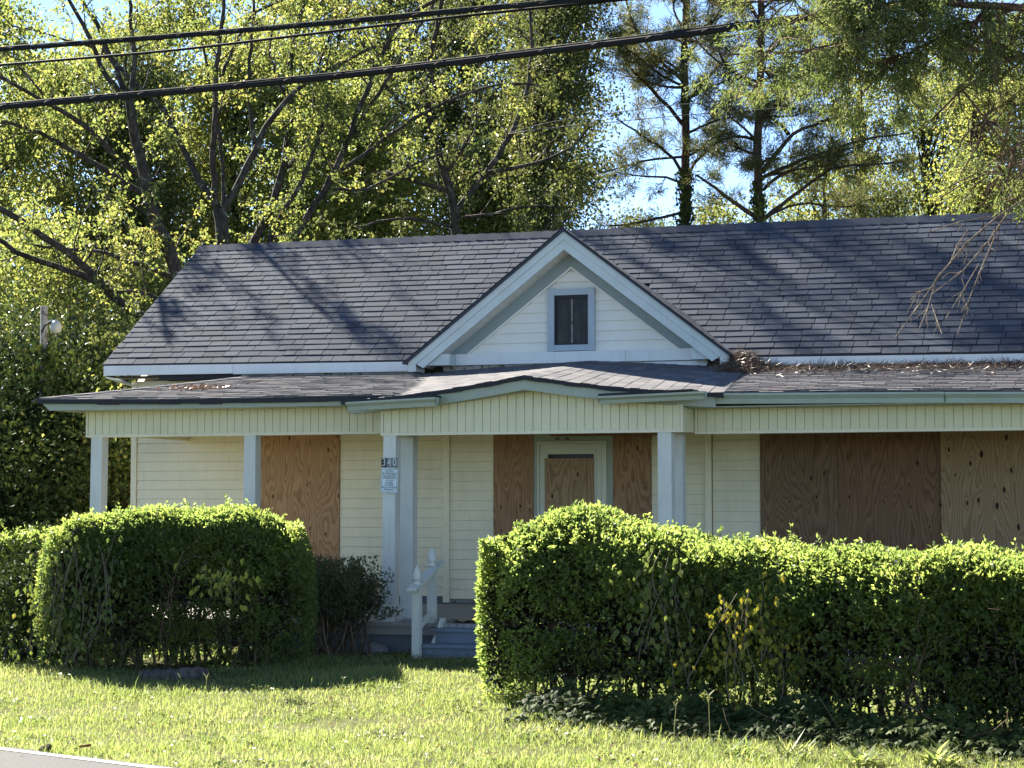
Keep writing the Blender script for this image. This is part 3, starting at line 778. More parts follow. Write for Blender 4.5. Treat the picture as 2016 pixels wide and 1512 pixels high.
LM_maple = leafmat('yellow_green_leaves', [(.045, .07, .026), (.09, .12, .04), (.15, .175, .055), (.225, .23, .075), (.25, .20, .072)], .6)
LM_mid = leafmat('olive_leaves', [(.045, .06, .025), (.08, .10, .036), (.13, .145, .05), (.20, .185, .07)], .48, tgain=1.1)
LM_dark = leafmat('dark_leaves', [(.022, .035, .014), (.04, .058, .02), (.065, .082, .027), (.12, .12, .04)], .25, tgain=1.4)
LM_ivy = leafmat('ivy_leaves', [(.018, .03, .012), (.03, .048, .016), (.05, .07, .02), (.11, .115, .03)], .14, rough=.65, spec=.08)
LM_bright = leafmat('bright_yellow_leaves', [(.08, .115, .038), (.15, .18, .058), (.23, .24, .075), (.32, .28, .09)], .6)
LM_pine = leafmat('pine_needles', [(.04, .06, .028), (.075, .095, .04), (.12, .12, .05), (.20, .14, .06)], .5, rough=.5)
LM_juni = leafmat('juniper_sprays', [(.06, .085, .032), (.10, .135, .045), (.15, .175, .062), (.20, .165, .09)], .5, rough=.6, clump=3.0)
LM_hedge = leafmat('privet_leaves', [(.042, .060, .020), (.066, .092, .028), (.098, .124, .036), (.145, .155, .046)], .6, rough=.42, spec=.5, clump=1.6, tgain=3.6)
LM_twiggy = leafmat('dull_shrub_leaves', [(.05, .065, .03), (.08, .095, .045), (.12, .12, .06)], .45)
LM_grass = leafmat('grass_blades', [(.105, .142, .046), (.157, .20, .066), (.215, .25, .092), (.33, .305, .175)], .52, rough=.5, spec=.25, clump=1.1)
LM_bramble = leafmat('bramble_leaves', [(.05, .07, .022), (.08, .11, .03), (.13, .16, .04), (.20, .17, .05)], .42, tgain=1.2)
LM_vine = leafmat('yellowing_vine_leaves', [(.09, .12, .02), (.15, .17, .025), (.26, .23, .03), (.32, .22, .03)], .42, tgain=1.0)
BK_maple = barkmat('grey_bark', (.022, .018, .016), (.065, .055, .047), (.13, .13, .11))
BK_pine = barkmat('pine_bark', (.03, .022, .018), (.085, .06, .045))
BK_twig = barkmat('twig_bark', (.10, .08, .06), (.22, .18, .14))
BK_cedar = barkmat('cedar_bark', (.06, .035, .025), (.16, .10, .075))

def resample(P, step):
    P = np.asarray(P, float); d = np.r_[0, np.cumsum(np.linalg.norm(np.diff(P, axis=0), axis=1))]
    n = max(3, int(d[-1] / step) + 1); s = np.linspace(0, d[-1], n)
    return np.stack([np.interp(s, d, P[:, i]) for i in range(3)], 1)
def smooth(P, k=2):
    for _ in range(k):
        Q = P.copy(); Q[1:-1] = (P[:-2] + 2 * P[1:-1] + P[2:]) / 4; P = Q
    return P
def px_limb(pts, t0, t1, w0, w1, wob=.03):
    ts = np.linspace(t0, t1, len(pts)); P = np.array([at(x, y, t) for (x, y), t in zip(pts, ts)])
    P = smooth(resample(P, .25), 2); P += rng.normal(size=P.shape) * wob * .4
    r = np.linspace(w0, w1, len(P)) / 2 * (t0 + t1) / 2 / FPX
    return P, r
def curve(p, d, L, n=6, bend=.35, grav=0.0):
    P = [p]; d = d / np.linalg.norm(d); st = L / (n - 1)
    for _ in range(n - 1):
        d = d + rng.normal(size=3) * bend * .5 + np.array([0, 0, grav]); d /= np.linalg.norm(d); P.append(P[-1] + d * st)
    return np.array(P)
def sprout(wood, crown, P, r, density=2.6, lmin=.5, lmax=1.7, leafL=.09, per=26, start=.2, twigs=4, spread=.105, up=.35, sides=4):
    """side branches, twigs and leaves along a limb"""
    seg = np.linalg.norm(np.diff(P, axis=0), axis=1).sum(); n = int(seg * density)
    idx = (start + (1 - start) * rng.random(n)) * (len(P) - 1)
    LP, LD = [], []
    for q in idx:
        i = int(min(q, len(P) - 2)); p = P[i] + (P[i + 1] - P[i]) * (q - i); tg = unit(P[i + 1] - P[i])
        d = unit(tg * .7 + rdir(1)[0] * .9 + np.array([0, 0, up]))
        L = rng.uniform(lmin, lmax) * (1.15 - .45 * q / len(P)); B = curve(p, d, L, 6, .4)
        rr = max(.006, min(r[i] * .45, .02)); wood.tube(B, np.linspace(rr, .003, 6), 3)
        for m in range(twigs):
            k2 = rng.integers(2, 6); b = B[k2] if k2 < 6 else B[-1]
            td = unit(unit(B[-1] - B[0]) * .5 + rdir(1)[0]); Tw = curve(b, td, rng.uniform(.2, .55), 4, .4, -.05)
            wood.tube(Tw, np.linspace(.005, .002, 4), 3)
            s = rng.random(per); c = Tw[0] + (Tw[-1] - Tw[0]) * s[:, None] + rng.normal(size=(per, 3)) * spread * .55
            LP.append(c); LD.append(rdir(per) + np.array([0, 0, -.5]))
    if LP:
        LP = np.vstack(LP); LD = np.vstack(LD); N = unit(rdir(len(LP)) + np.array([0, 0, .6])); k = rng.uniform(.5, 1.35, len(LP))
        leaves(crown, LP, LD, N, leafL * k, leafL * .68 * k)

def traced_tree(name, label, base_px, t, limbs, mat, barkm, per=24, density=2.6, leafL=.09, group='trees behind the house', start=.2, cat='tree', lmax=1.7, twigs=4):
    b = at(*base_px, t); b[2] = ground(b[0], b[1]); th = thing(name, tuple(b), label, cat, group)
    wood, crown = Geo(), Geo()
    for L in limbs:
        pts, dt, w0, w1 = L[:4]; st = L[4] if len(L) > 4 else start; dn = L[5] if len(L) > 5 else density
        P, r = px_limb(pts, t, t + dt, w0, w1)
        wood.tube(P, r, 8 if w0 > 10 else 6)
        if dn > 0: sprout(wood, crown, P, r, dn, per=per, leafL=leafL, start=st, lmax=lmax, twigs=twigs)
    part('trunk', wood, barkm, th, smooth=True)
    part('crown', crown, mat, th, kind='stuff')
    return th

def clump_tree(name, label, px, t, y_top, y_bot, half_w_px, nclump, per, mat, barkm, leafL=.10, group='trees behind the house', seed=None, trunk_px=26, ivy=None, squash=1.0, gap=0.0, r_cl=.55, shape=.6):
    b = at(px, 1000, t); b[2] = ground(b[0], b[1]); th = thing(name, tuple(b), label, 'tree', group)
    k = t / FPX; zt = at(px, y_top, t)[2]; zb = at(px, y_bot, t)[2]; hw = half_w_px * k
    wood, crown = Geo(), Geo()
    top = b + np.array([rng.normal() * .3, rng.normal() * .3, zt - b[2] - .3])
    TR = resample([b, b + (top - b) * .4 + rng.normal(size=3) * .15, b + (top - b) * .7 + rng.normal(size=3) * .2, top], .6)
    wood.tube(TR, np.linspace(trunk_px * k / 2, .03, len(TR)), 8)
    u = rng.random(nclump); 
    ang = rng.random(nclump) * 2 * math.pi; rad = np.sqrt(rng.random(nclump)) * .55 + .45 * rng.random(nclump) ** .4
    prof = np.sin(np.pi * np.clip(u * .82 + .14, 0, 1)) ** shape
    C = np.stack([b[0] + np.cos(ang) * rad * hw * prof, b[1] + np.sin(ang) * rad * hw * prof * .8, zb + (zt - zb) * u], 1)
    for c in C:
        h = np.clip((c[2] - b[2]) / (top[2] - b[2]) - .12, .05, .97); i = h * (len(TR) - 1); p = TR[int(i)]
        m = (p + c) / 2 + rng.normal(size=3) * .25 + np.array([0, 0, .15])
        wood.tube(smooth(resample([p, m, c], .5), 1), np.linspace(.035, .006, len(resample([p, m, c], .5))), 4)
    n = nclump * per
    ci = np.repeat(np.arange(nclump), per); rr = rng.uniform(.6, 1.3, nclump)[ci] * r_cl
    o = rng.normal(size=(n, 3)) * np.array([.62, .62, .36]) ; P = C[ci] + o * rr[:, None]
    kk = rng.uniform(.6, 1.2, n); N = unit(rdir(n) + np.array([0, 0, .7]))
    leaves(crown, P, rdir(n) + np.array([0, 0, -.4]), N, leafL * kk, leafL * .7 * kk)
    part('trunk', wood, barkm, th, smooth=True); part('crown', crown, mat, th, kind='stuff')
    if ivy:
        iv = Geo(); m = ivy; s = rng.random(m) * .7 * (len(TR) - 1); q = TR[s.astype(int)] + (TR[np.minimum(s.astype(int) + 1, len(TR) - 1)] - TR[s.astype(int)]) * (s % 1)[:, None]
        rd = rdir(m) * np.array([1, 1, .2]); q = q + unit(rd) * (trunk_px * k / 2 + rng.exponential(.07, m))[:, None]
        leaves(iv, q, np.array([0, 0, -1.0]) + rdir(m) * .5, unit(rd), .10, .09); part('ivy', iv, LM_ivy, th, kind='stuff')
    return th

# --- the big spreading tree at the left (low limbs come out from behind the roof)
traced_tree('broadleaf_tree', 'forked grey-barked tree whose low limbs spread left from behind the roof end', (420, 900), 35.5, [
    ([(430, 1150), (425, 900), (405, 740), (385, 640), (352, 550), (344, 524), (333, 493), (312, 451), (299, 420), (292, 382), (285, 347), (274, 312), (267, 271), (257, 226), (255, 194)], -1, 46, 17, .6, 1.6),
    ([(257, 200), (222, 174), (194, 135), (187, 94), (177, 66), (149, 24), (132, 0), (120, -40)], -.5, 12, 6),
    ([(255, 196), (240, 174), (229, 139), (215, 104), (194, 45), (156, 0), (140, -40)], 1, 12, 6),
    ([(255, 196), (257, 160), (274, 128), (264, 94), (257, 45), (255, 0), (255, -40)], .3, 12, 6),
    ([(274, 347), (264, 340), (243, 319), (215, 295), (194, 274), (174, 253), (153, 236), (132, 222), (94, 205), (50, 180), (0, 150), (-40, 130)], -2, 13, 6),
    ([(285, 380), (267, 372), (222, 347), (188, 326), (156, 302), (132, 292), (101, 271), (76, 257), (52, 247), (0, 240), (-40, 235)], -1, 14, 6),
    ([(385, 650), (320, 640), (274, 622), (243, 601), (215, 574), (188, 553), (167, 525), (146, 501), (104, 480), (56, 445), (0, 407), (-40, 390)], -2, 20, 11, .3, 2.0),
    ([(188, 553), (149, 539), (97, 518), (52, 508), (21, 490), (0, 473), (-40, 450)], -1, 14, 8, .2, 2),
    ([(330, 600), (305, 580), (264, 567), (240, 570), (215, 574)], 0, 11, 8, .3, 1.5),
    ([(352, 552), (337, 542), (299, 528), (243, 511), (208, 494), (174, 487), (132, 494), (60, 480)], 1, 11, 5, .2, 1.8),
    ([(94, 205), (60, 150), (30, 120), (-20, 95)], 0, 6, 3),
    ([(190, 95), (130, 80), (80, 60), (20, 50)], 0, 5, 3),
], LM_maple, BK_maple, per=28, density=2.0, leafL=.07)
traced_tree('broadleaf_tree', 'slim tree that splits into five stems just above the left part of the roof', (440, 900), 37, [
    ([(445, 1140), (442, 700), (439, 481), (437, 434), (431, 410)], 0, 34, 26, .9, 0),
    ([(431, 414), (424, 399), (403, 378), (385, 337), (368, 306), (354, 278), (337, 243), (323, 212), (299, 194), (274, 170), (250, 149), (222, 118), (190, 80)], 1, 14, 6),
    ([(428, 405), (422, 382), (418, 330), (420, 271), (425, 208), (422, 156), (429, 104), (437, 52), (443, 0), (446, -60)], -.5, 14, 6),
    ([(446, -40), (450, -200), (458, -350), (455, -480)], 0, 8, 3, .05, 1.6), ([(500, -40), (520, -180), (535, -330), (540, -430)], 0, 7, 3, .05, 1.6),
    ([(424, 170), (430, 156), (448, 128), (462, 87), (486, 42), (503, 17), (555, 3), (600, -10)], 1, 8, 5),
    ([(437, 420), (448, 403), (472, 354), (496, 312), (507, 278), (535, 233), (562, 198), (597, 163), (625, 146), (677, 121), (740, 90)], 0, 16, 6),
    ([(503, 280), (493, 226), (486, 180), (493, 115), (500, 35), (500, -40)], .6, 9, 5),
    ([(436, 410), (444, 368), (437, 312), (430, 243), (415, 180), (400, 90), (380, 20)], .8, 9, 4),
], LM_maple, BK_maple, per=28, density=2.0, leafL=.07)
traced_tree('broadleaf_tree', 'tree with two dark diverging stems right of the five-stemmed one', (510, 900), 38, [
    ([(490, 1130), (480, 700), (496, 476), (528, 427), (545, 375), (562, 323), (569, 271), (573, 208), (569, 156), (576, 94), (590, 45), (597, 0), (600, -60)], 0, 26, 9, .5, 2),
    ([(565, 330), (569, 323), (600, 295), (618, 264), (618, 208), (615, 163), (640, 100), (660, 40)], 1, 9, 4),
    ([(490, 900), (510, 600), (528, 476), (542, 434), (576, 392), (604, 340), (611, 305), (640, 240), (650, 180)], -1, 17, 6, .5, 2),
    ([(600, -50), (610, -200), (622, -380), (625, -560)], 0, 8, 3, .02, 5.0), ([(604, -100), (650, -220), (680, -340), (700, -480)], 0, 6, 3, .05, 5), ([(600, -50), (570, -200), (545, -380), (540, -540)], 1, 7, 3, .05, 5), ([(660, 40), (690, -100), (700, -260)], 0, 6, 3, .05, 1.6),
    ([(573, 208), (540, 150), (530, 90), (545, 20)], 1, 6, 3),
], LM_maple, BK_maple, per=28, density=2.0, leafL=.07)
traced_tree('broadleaf_tree', 'leaning tree arching right above the middle of the shingle roof', (560, 900), 37.5, [
    ([(520, 1130), (540, 700), (575, 474), (597, 441), (628, 392), (653, 347), (680, 295), (700, 226), (730, 174), (751, 104), (764, 69), (800, 30), (844, 10), (900, -30)], 0, 22, 7, .45, 2.2),
    ([(690, 270), (722, 220), (754, 174), (796, 104), (848, 17), (880, -30)], 1, 9, 4),
    ([(653, 347), (720, 300), (754, 271), (803, 243), (844, 215), (928, 180), (1000, 160), (1060, 170)], -.5, 9, 4),
    ([(900, -30), (950, -180), (980, -350), (1000, -520)], 0, 7, 3, .05, 4), ([(764, 69), (770, -50), (790, -200), (800, -400), (805, -520)], 0, 7, 3, .05, 5), ([(800, -350), (850, -420), (880, -560)], 0, 5, 3, .05, 4),
    ([(680, 295), (660, 220), (650, 150), (670, 60), (690, 0)], .5, 8, 4),
    ([(720, 300), (780, 222), (850, 160), (900, 120), (960, 60)], .8, 7, 3),
    ([(640, 370), (720, 380), (800, 330), (870, 300)], .4, 7, 3),
], LM_maple, BK_maple, per=28, density=2.0, leafL=.07)
# --- fuller trees in the middle
traced_tree('broadleaf_tree', 'leafy olive tree filling the view left of the gable peak', (900, 900), 40, [
    ([(900, 1120), (905, 700), (900, 480), (890, 380), (860, 300), (840, 200), (850, 100), (870, 0), (880, -60)], 0, 30, 8, .35, 3),
    ([(880, -50), (885, -250), (890, -450), (895, -640)], 0, 9, 3, .02, 2.4), ([(885, -250), (940, -380), (980, -560)], 0, 7, 3, .05, 2.4), ([(1040, 0), (1050, -200), (1070, -420), (1080, -600)], 0, 8, 3, .05, 2.4), ([(886, -300), (830, -420), (800, -560)], 0, 6, 3, .05, 2.4),
    ([(895, 420), (960, 340), (1010, 260), (1040, 180), (1050, 90), (1040, 0)], 1, 14, 5, .1, 3),
    ([(890, 380), (800, 350), (740, 330), (700, 380)], -.5, 10, 4, .1, 3),
    ([(850, 240), (780, 200), (730, 120), (700, 40)], 1, 10, 4, .1, 3),
    ([(960, 340), (1060, 320), (1120, 300), (1160, 250)], 0, 9, 4, .1, 3),
    ([(880, 340), (930, 260), (940, 150), (960, 40)], .5, 9, 4, .1, 3),
    ([(900, 450), (820, 430), (760, 430), (700, 450)], -1, 8, 4, .1, 3),
    ([(900, 430), (980, 420), (1050, 400), (1090, 410)], -1, 8, 4, .1, 3),
], LM_mid, BK_maple, per=22, density=2.4, leafL=.076)
clump_tree('broadleaf_tree', 'dark dense ivy-clad tree directly behind the gable peak', 1098, 43, -60, 430, 95, 75, 290, LM_mid, BK_maple, .085, trunk_px=24, ivy=2600, r_cl=.62)
# --- far rows that close the view
rows = [
    (-60, 46, -20, 900, 190, 'farthest left tree, yellow-green, reaching down to the thicket', LM_maple),
    (110, 50, 60, 760, 180, 'pale yellow-green tree behind the cables at the upper left', LM_bright),
    (230, 47, 80, 900, 150, 'rounded tree behind the crotch of the forked tree', LM_mid),
    (340, 52, -40, 700, 170, 'yellowing tree behind the slim five-stemmed tree', LM_maple),
    (480, 49, 60, 640, 150, 'bright low yellow-green tree seen between the dark stems', LM_bright),
    (600, 53, -60, 640, 180, 'tall pale tree behind the leaning trunk', LM_maple),
    (700, 48, 160, 640, 130, 'low bushy yellow-green tree just over the middle of the ridge', LM_bright),
    (790, 54, -80, 640, 190, 'broad olive tree behind the arching tree', LM_mid),
    (930, 52, -60, 600, 170, 'deep green tree behind the leafy olive tree', LM_mid),
    (1060, 55, -40, 560, 110, 'tall dark tree at the left edge of the sky gap', LM_dark),
    (980, 47, 270, 600, 110, 'low yellow-green tree left of the gable peak', LM_maple),
]
for px, t, y0, y1, hwp, lab, mat in rows:
    clump_tree('broadleaf_tree', lab, px, t, y0, y1, hwp, 105 if hwp > 120 else 70, 340, mat, BK_maple, .11, r_cl=.78)
rows_r = [
    (1420, 52, 405, 640, 90, 40, 'low pale tree between the two pines', LM_bright),
    (1250, 56, 430, 640, 80, 22, 'thin low scrub tree in the sky gap right of the gable', LM_mid),
    (1590, 50, 330, 640, 90, 50, 'low yellow-green tree right of the second pine', LM_maple),
    (1700, 54, 140, 640, 120, 70, 'airy yellow-green tree under the juniper boughs', LM_bright),
    (1740, 49, 360, 640, 80, 45, 'low green tree standing on the ridge line, right of the pines', LM_mid),
    (1850, 52, 120, 640, 120, 80, 'yellow tree behind the bare juniper limbs', LM_bright),
    (1975, 49, 150, 640, 110, 85, 'golden-leaved tree at the right edge of the picture', LM_bright),
    (2080, 54, 0, 640, 140, 70, 'olive tree half out of the picture at the far right', LM_mid),
    (1930, 56, 40, 500, 150, 60, 'tall olive tree behind the golden one', LM_mid),
]
for px, t, y0, y1, hwp, nc, lab, mat in rows_r:
    clump_tree('broadleaf_tree', lab, px, t, y0, y1, hwp, int(nc * 1.35), 190, mat, BK_maple, .09, r_cl=.62)

# --- pines
def needles(geo, tips, dirs, n=40, L=.19):
    m = len(tips); P = np.repeat(tips, n, 0); D = unit(np.repeat(dirs, n, 0) * .8 + rdir(m * n)); P = P + D * rng.uniform(0, .1, (m * n, 1)) - np.repeat(dirs, n, 0) * rng.uniform(0, .22, (m * n, 1))
    leaves(geo, P, D, rdir(m * n), L * rng.uniform(.7, 1.2, m * n), .012, 0)
def pine(label, px, t, trunk, limbs, w0, extra, ivy_n=0):
    b = at(px, 1000, t); b[2] = ground(b[0], b[1]); th = thing('pine_tree', tuple(b), label, 'pine tree', 'pines behind the house')
    wood, crown = Geo(), Geo(); P, r = px_limb(trunk, t, t, w0, w0 * .45, .02); P[0] = b
    wood.tube(P, r, 8); tips, dirs = [], []
    allL = [px_limb(l[0], t, t + l[1], l[2], l[2] * .4) for l in limbs]
    for (p0, n, lo, hi) in extra:                     # whorls of procedural limbs on the trunk above/below
        for _ in range(n):
            i = int(rng.uniform(lo, hi) * (len(P) - 1)); a = rng.random() * 6.28
            d = np.array([math.cos(a), math.sin(a), rng.uniform(-.1, .55)]); B = smooth(curve(P[i], d, rng.uniform(1.2, 2.8), 9, .3, .03), 1)
            allL.append((B, np.linspace(.035, .008, 9)))
    for B, rb in allL:
        wood.tube(B, rb, 5)
        seg = np.linalg.norm(np.diff(B, axis=0), axis=1).sum()
        for _ in range(int(seg * 6.0)):
            i = int(rng.uniform(.3, 1) * (len(B) - 1)); d = unit(unit(B[min(i + 1, len(B) - 1)] - B[i - 1]) * .6 + rdir(1)[0] * .8 + np.array([0, 0, .1]))
            T = curve(B[i], d, rng.uniform(.3, .9), 5, .5); wood.tube(T, np.linspace(.009, .004, 5), 3)
            for q in (T[-1], T[3], T[2]):
                if rng.random() < .75: tips.append(q); dirs.append(unit(T[-1] - T[-2] + rng.normal(size=3) * .1))
    needles(crown, np.array(tips), np.array(dirs))
    part('trunk', wood, BK_pine, th, smooth=True); part('crown', crown, LM_pine, th, kind='stuff')
    if ivy_n:
        iv = Geo(); lim = [i for i, p in enumerate(P) if at(0, 330, t)[2] > p[2]]; s = rng.integers(0, max(lim), ivy_n); q = P[s] + (P[s + 1] - P[s]) * rng.random((ivy_n, 1))
        rd = unit(rdir(ivy_n) * np.array([1, 1, .2])); q = q + rd * (r[s] + rng.exponential(.05, ivy_n))[:, None]
        leaves(iv, q, np.array([0, 0, -1.0]) + rdir(ivy_n) * .5, rd, .10, .09); part('ivy', iv, LM_ivy, th, kind='stuff')
pine('straight pine with ivy round its foot, right behind the gable peak', 1349, 44,
     [(1349, 1100), (1349, 700), (1349, 444), (1349, 347), (1351, 278), (1349, 194), (1347, 104), (1351, 0), (1353, -150), (1350, -280)], [
     ([(1355, 340), (1361, 333), (1403, 285), (1430, 250)], 1, 8), ([(1348, 345), (1340, 337), (1316, 299), (1290, 280), (1247, 257), (1215, 235)], -1, 8),
     ([(1347, 248), (1316, 208), (1290, 185), (1260, 160), (1225, 110), (1200, 60)], 0, 9), ([(1350, 200), (1396, 149), (1420, 120), (1450, 100)], 1, 8),
     ([(1350, 360), (1300, 345), (1270, 350), (1210, 340)], 1, 6), ([(1348, 420), (1290, 430), (1240, 440), (1200, 445)], -.5, 7), ([(1346, 160), (1290, 110), (1250, 60), (1230, 0)], .5, 8), ([(1350, 110), (1400, 50), (1430, 0)], .5, 8),
     ([(1348, 300), (1385, 290), (1410, 310)], -1, 5)], 25, [(0, 24, .55, .98)], 2600)
pine('wide-limbed pine standing right of the straight one', 1493, 42,
     [(1495, 1100), (1495, 700), (1495, 424), (1493, 347), (1491, 271), (1495, 222), (1497, 139), (1500, 60), (1498, 0), (1500, -150), (1502, -260)], [
     ([(1500, 340), (1503, 333), (1524, 306), (1552, 264), (1594, 247), (1650, 230)], 0, 11), ([(1500, 350), (1505, 347), (1559, 323), (1615, 302), (1663, 288), (1715, 271), (1790, 262)], -1, 9),
     ([(1502, 372), (1507, 365), (1545, 340), (1620, 305), (1680, 290)], .6, 8), ([(1505, 428), (1514, 424), (1559, 385), (1615, 347), (1639, 330), (1733, 323), (1780, 316)], -1, 9),
     ([(1492, 428), (1483, 424), (1448, 399), (1413, 375), (1392, 358), (1370, 345)], 0, 11), ([(1490, 274), (1455, 260), (1431, 267), (1400, 290)], 0, 8),
     ([(1496, 240), (1500, 229), (1524, 208), (1566, 174), (1594, 153), (1640, 130)], 0, 10), ([(1552, 264), (1545, 250), (1520, 225), (1500, 215)], .4, 9), ([(1497, 180), (1450, 150), (1420, 120), (1400, 60)], .5, 8),
     ([(1498, 120), (1540, 80), (1580, 40)], .5, 8), ([(1514, 424), (1560, 400), (1610, 400), (1680, 410), (1720, 390)], .8, 6)], 25, [(0, 24, .55, .98)], 1800)

# ---------------------------------------------------------------- thicket at the left behind the porch end
def bush(name, label, px, t, y_top, hw_px, n, mat, leafL=.09, cat='shrub', group='overgrown shrubs left of the house', depth=1.4, stems=16, ybase=None, y_lo=None, flat_top=False):
    b = at(px, 1000, t); b[2] = ground(b[0], b[1]); th = thing(name, tuple(b), label, cat, group)
    k = t / FPX; h = at(px, y_top, t)[2] - b[2]; hw = hw_px * k; wood, crown = Geo(), Geo()
    nc = max(24, n // 130); 
    cz = rng.random(nc) ** .9; prof = np.sqrt(np.clip(1 - (np.abs(cz - .42) / .62) ** 2.6, .05, 1))
    ang = rng.random(nc) * 6.28; rd = .55 + .45 * np.sqrt(rng.random(nc))
    C = np.stack([b[0] + np.cos(ang) * rd * hw * prof, b[1] + np.sin(ang) * rd * depth * prof, b[2] + .1 + cz * (h - .2)], 1)
    for i in range(stems):
        c = C[rng.integers(nc)]; p = b + np.array([rng.normal() * hw * .35, rng.normal() * .3, 0]); m = (p + c) / 2 + rng.normal(size=3) * .2
        Q = smooth(resample([p, m, c], .3), 1); wood.tube(Q, np.linspace(.03, .006, len(Q)), 4)
    ci = rng.integers(0, nc, n); P = C[ci] + rng.normal(size=(n, 3)) * np.array([.3, .3, .26]) * (.7 + .6 * rng.random(nc)[ci])[:, None]
    P[:, 2] = np.maximum(P[:, 2], b[2] + .03); kk = rng.uniform(.6, 1.25, n)
    leaves(crown, P, rdir(n) + np.array([0, 0, -.5]), unit(rdir(n) + np.array([0, 0, .6])), leafL * kk, leafL * .75 * kk)
    part('stems', wood, BK_maple, th, smooth=True); part('foliage', crown, mat, th, kind='stuff'); return th
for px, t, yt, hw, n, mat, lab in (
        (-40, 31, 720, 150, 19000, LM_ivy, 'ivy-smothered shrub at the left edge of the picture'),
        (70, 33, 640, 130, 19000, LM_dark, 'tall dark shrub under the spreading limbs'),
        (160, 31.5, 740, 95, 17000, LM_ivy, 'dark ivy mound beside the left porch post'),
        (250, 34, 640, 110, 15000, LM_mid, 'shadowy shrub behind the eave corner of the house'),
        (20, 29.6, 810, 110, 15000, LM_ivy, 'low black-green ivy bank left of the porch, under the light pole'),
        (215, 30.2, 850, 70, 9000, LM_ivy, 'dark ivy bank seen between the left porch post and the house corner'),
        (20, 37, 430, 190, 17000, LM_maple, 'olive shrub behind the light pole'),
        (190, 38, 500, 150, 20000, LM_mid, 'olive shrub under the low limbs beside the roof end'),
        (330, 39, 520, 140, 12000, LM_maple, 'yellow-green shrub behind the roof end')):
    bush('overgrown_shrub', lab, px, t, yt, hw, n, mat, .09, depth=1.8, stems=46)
bush('overgrown_shrub', 'small yellow-leaved shrub in front of the dark thicket by the porch corner', 150, 29.5, 815, 60, 1300, LM_bright, .10, depth=.5, stems=10)
bush('overgrown_shrub', 'small sunlit shrub tucked under the eave corner', 250, 30.5, 720, 45, 1300, LM_bright, .09, depth=.5, stems=10)

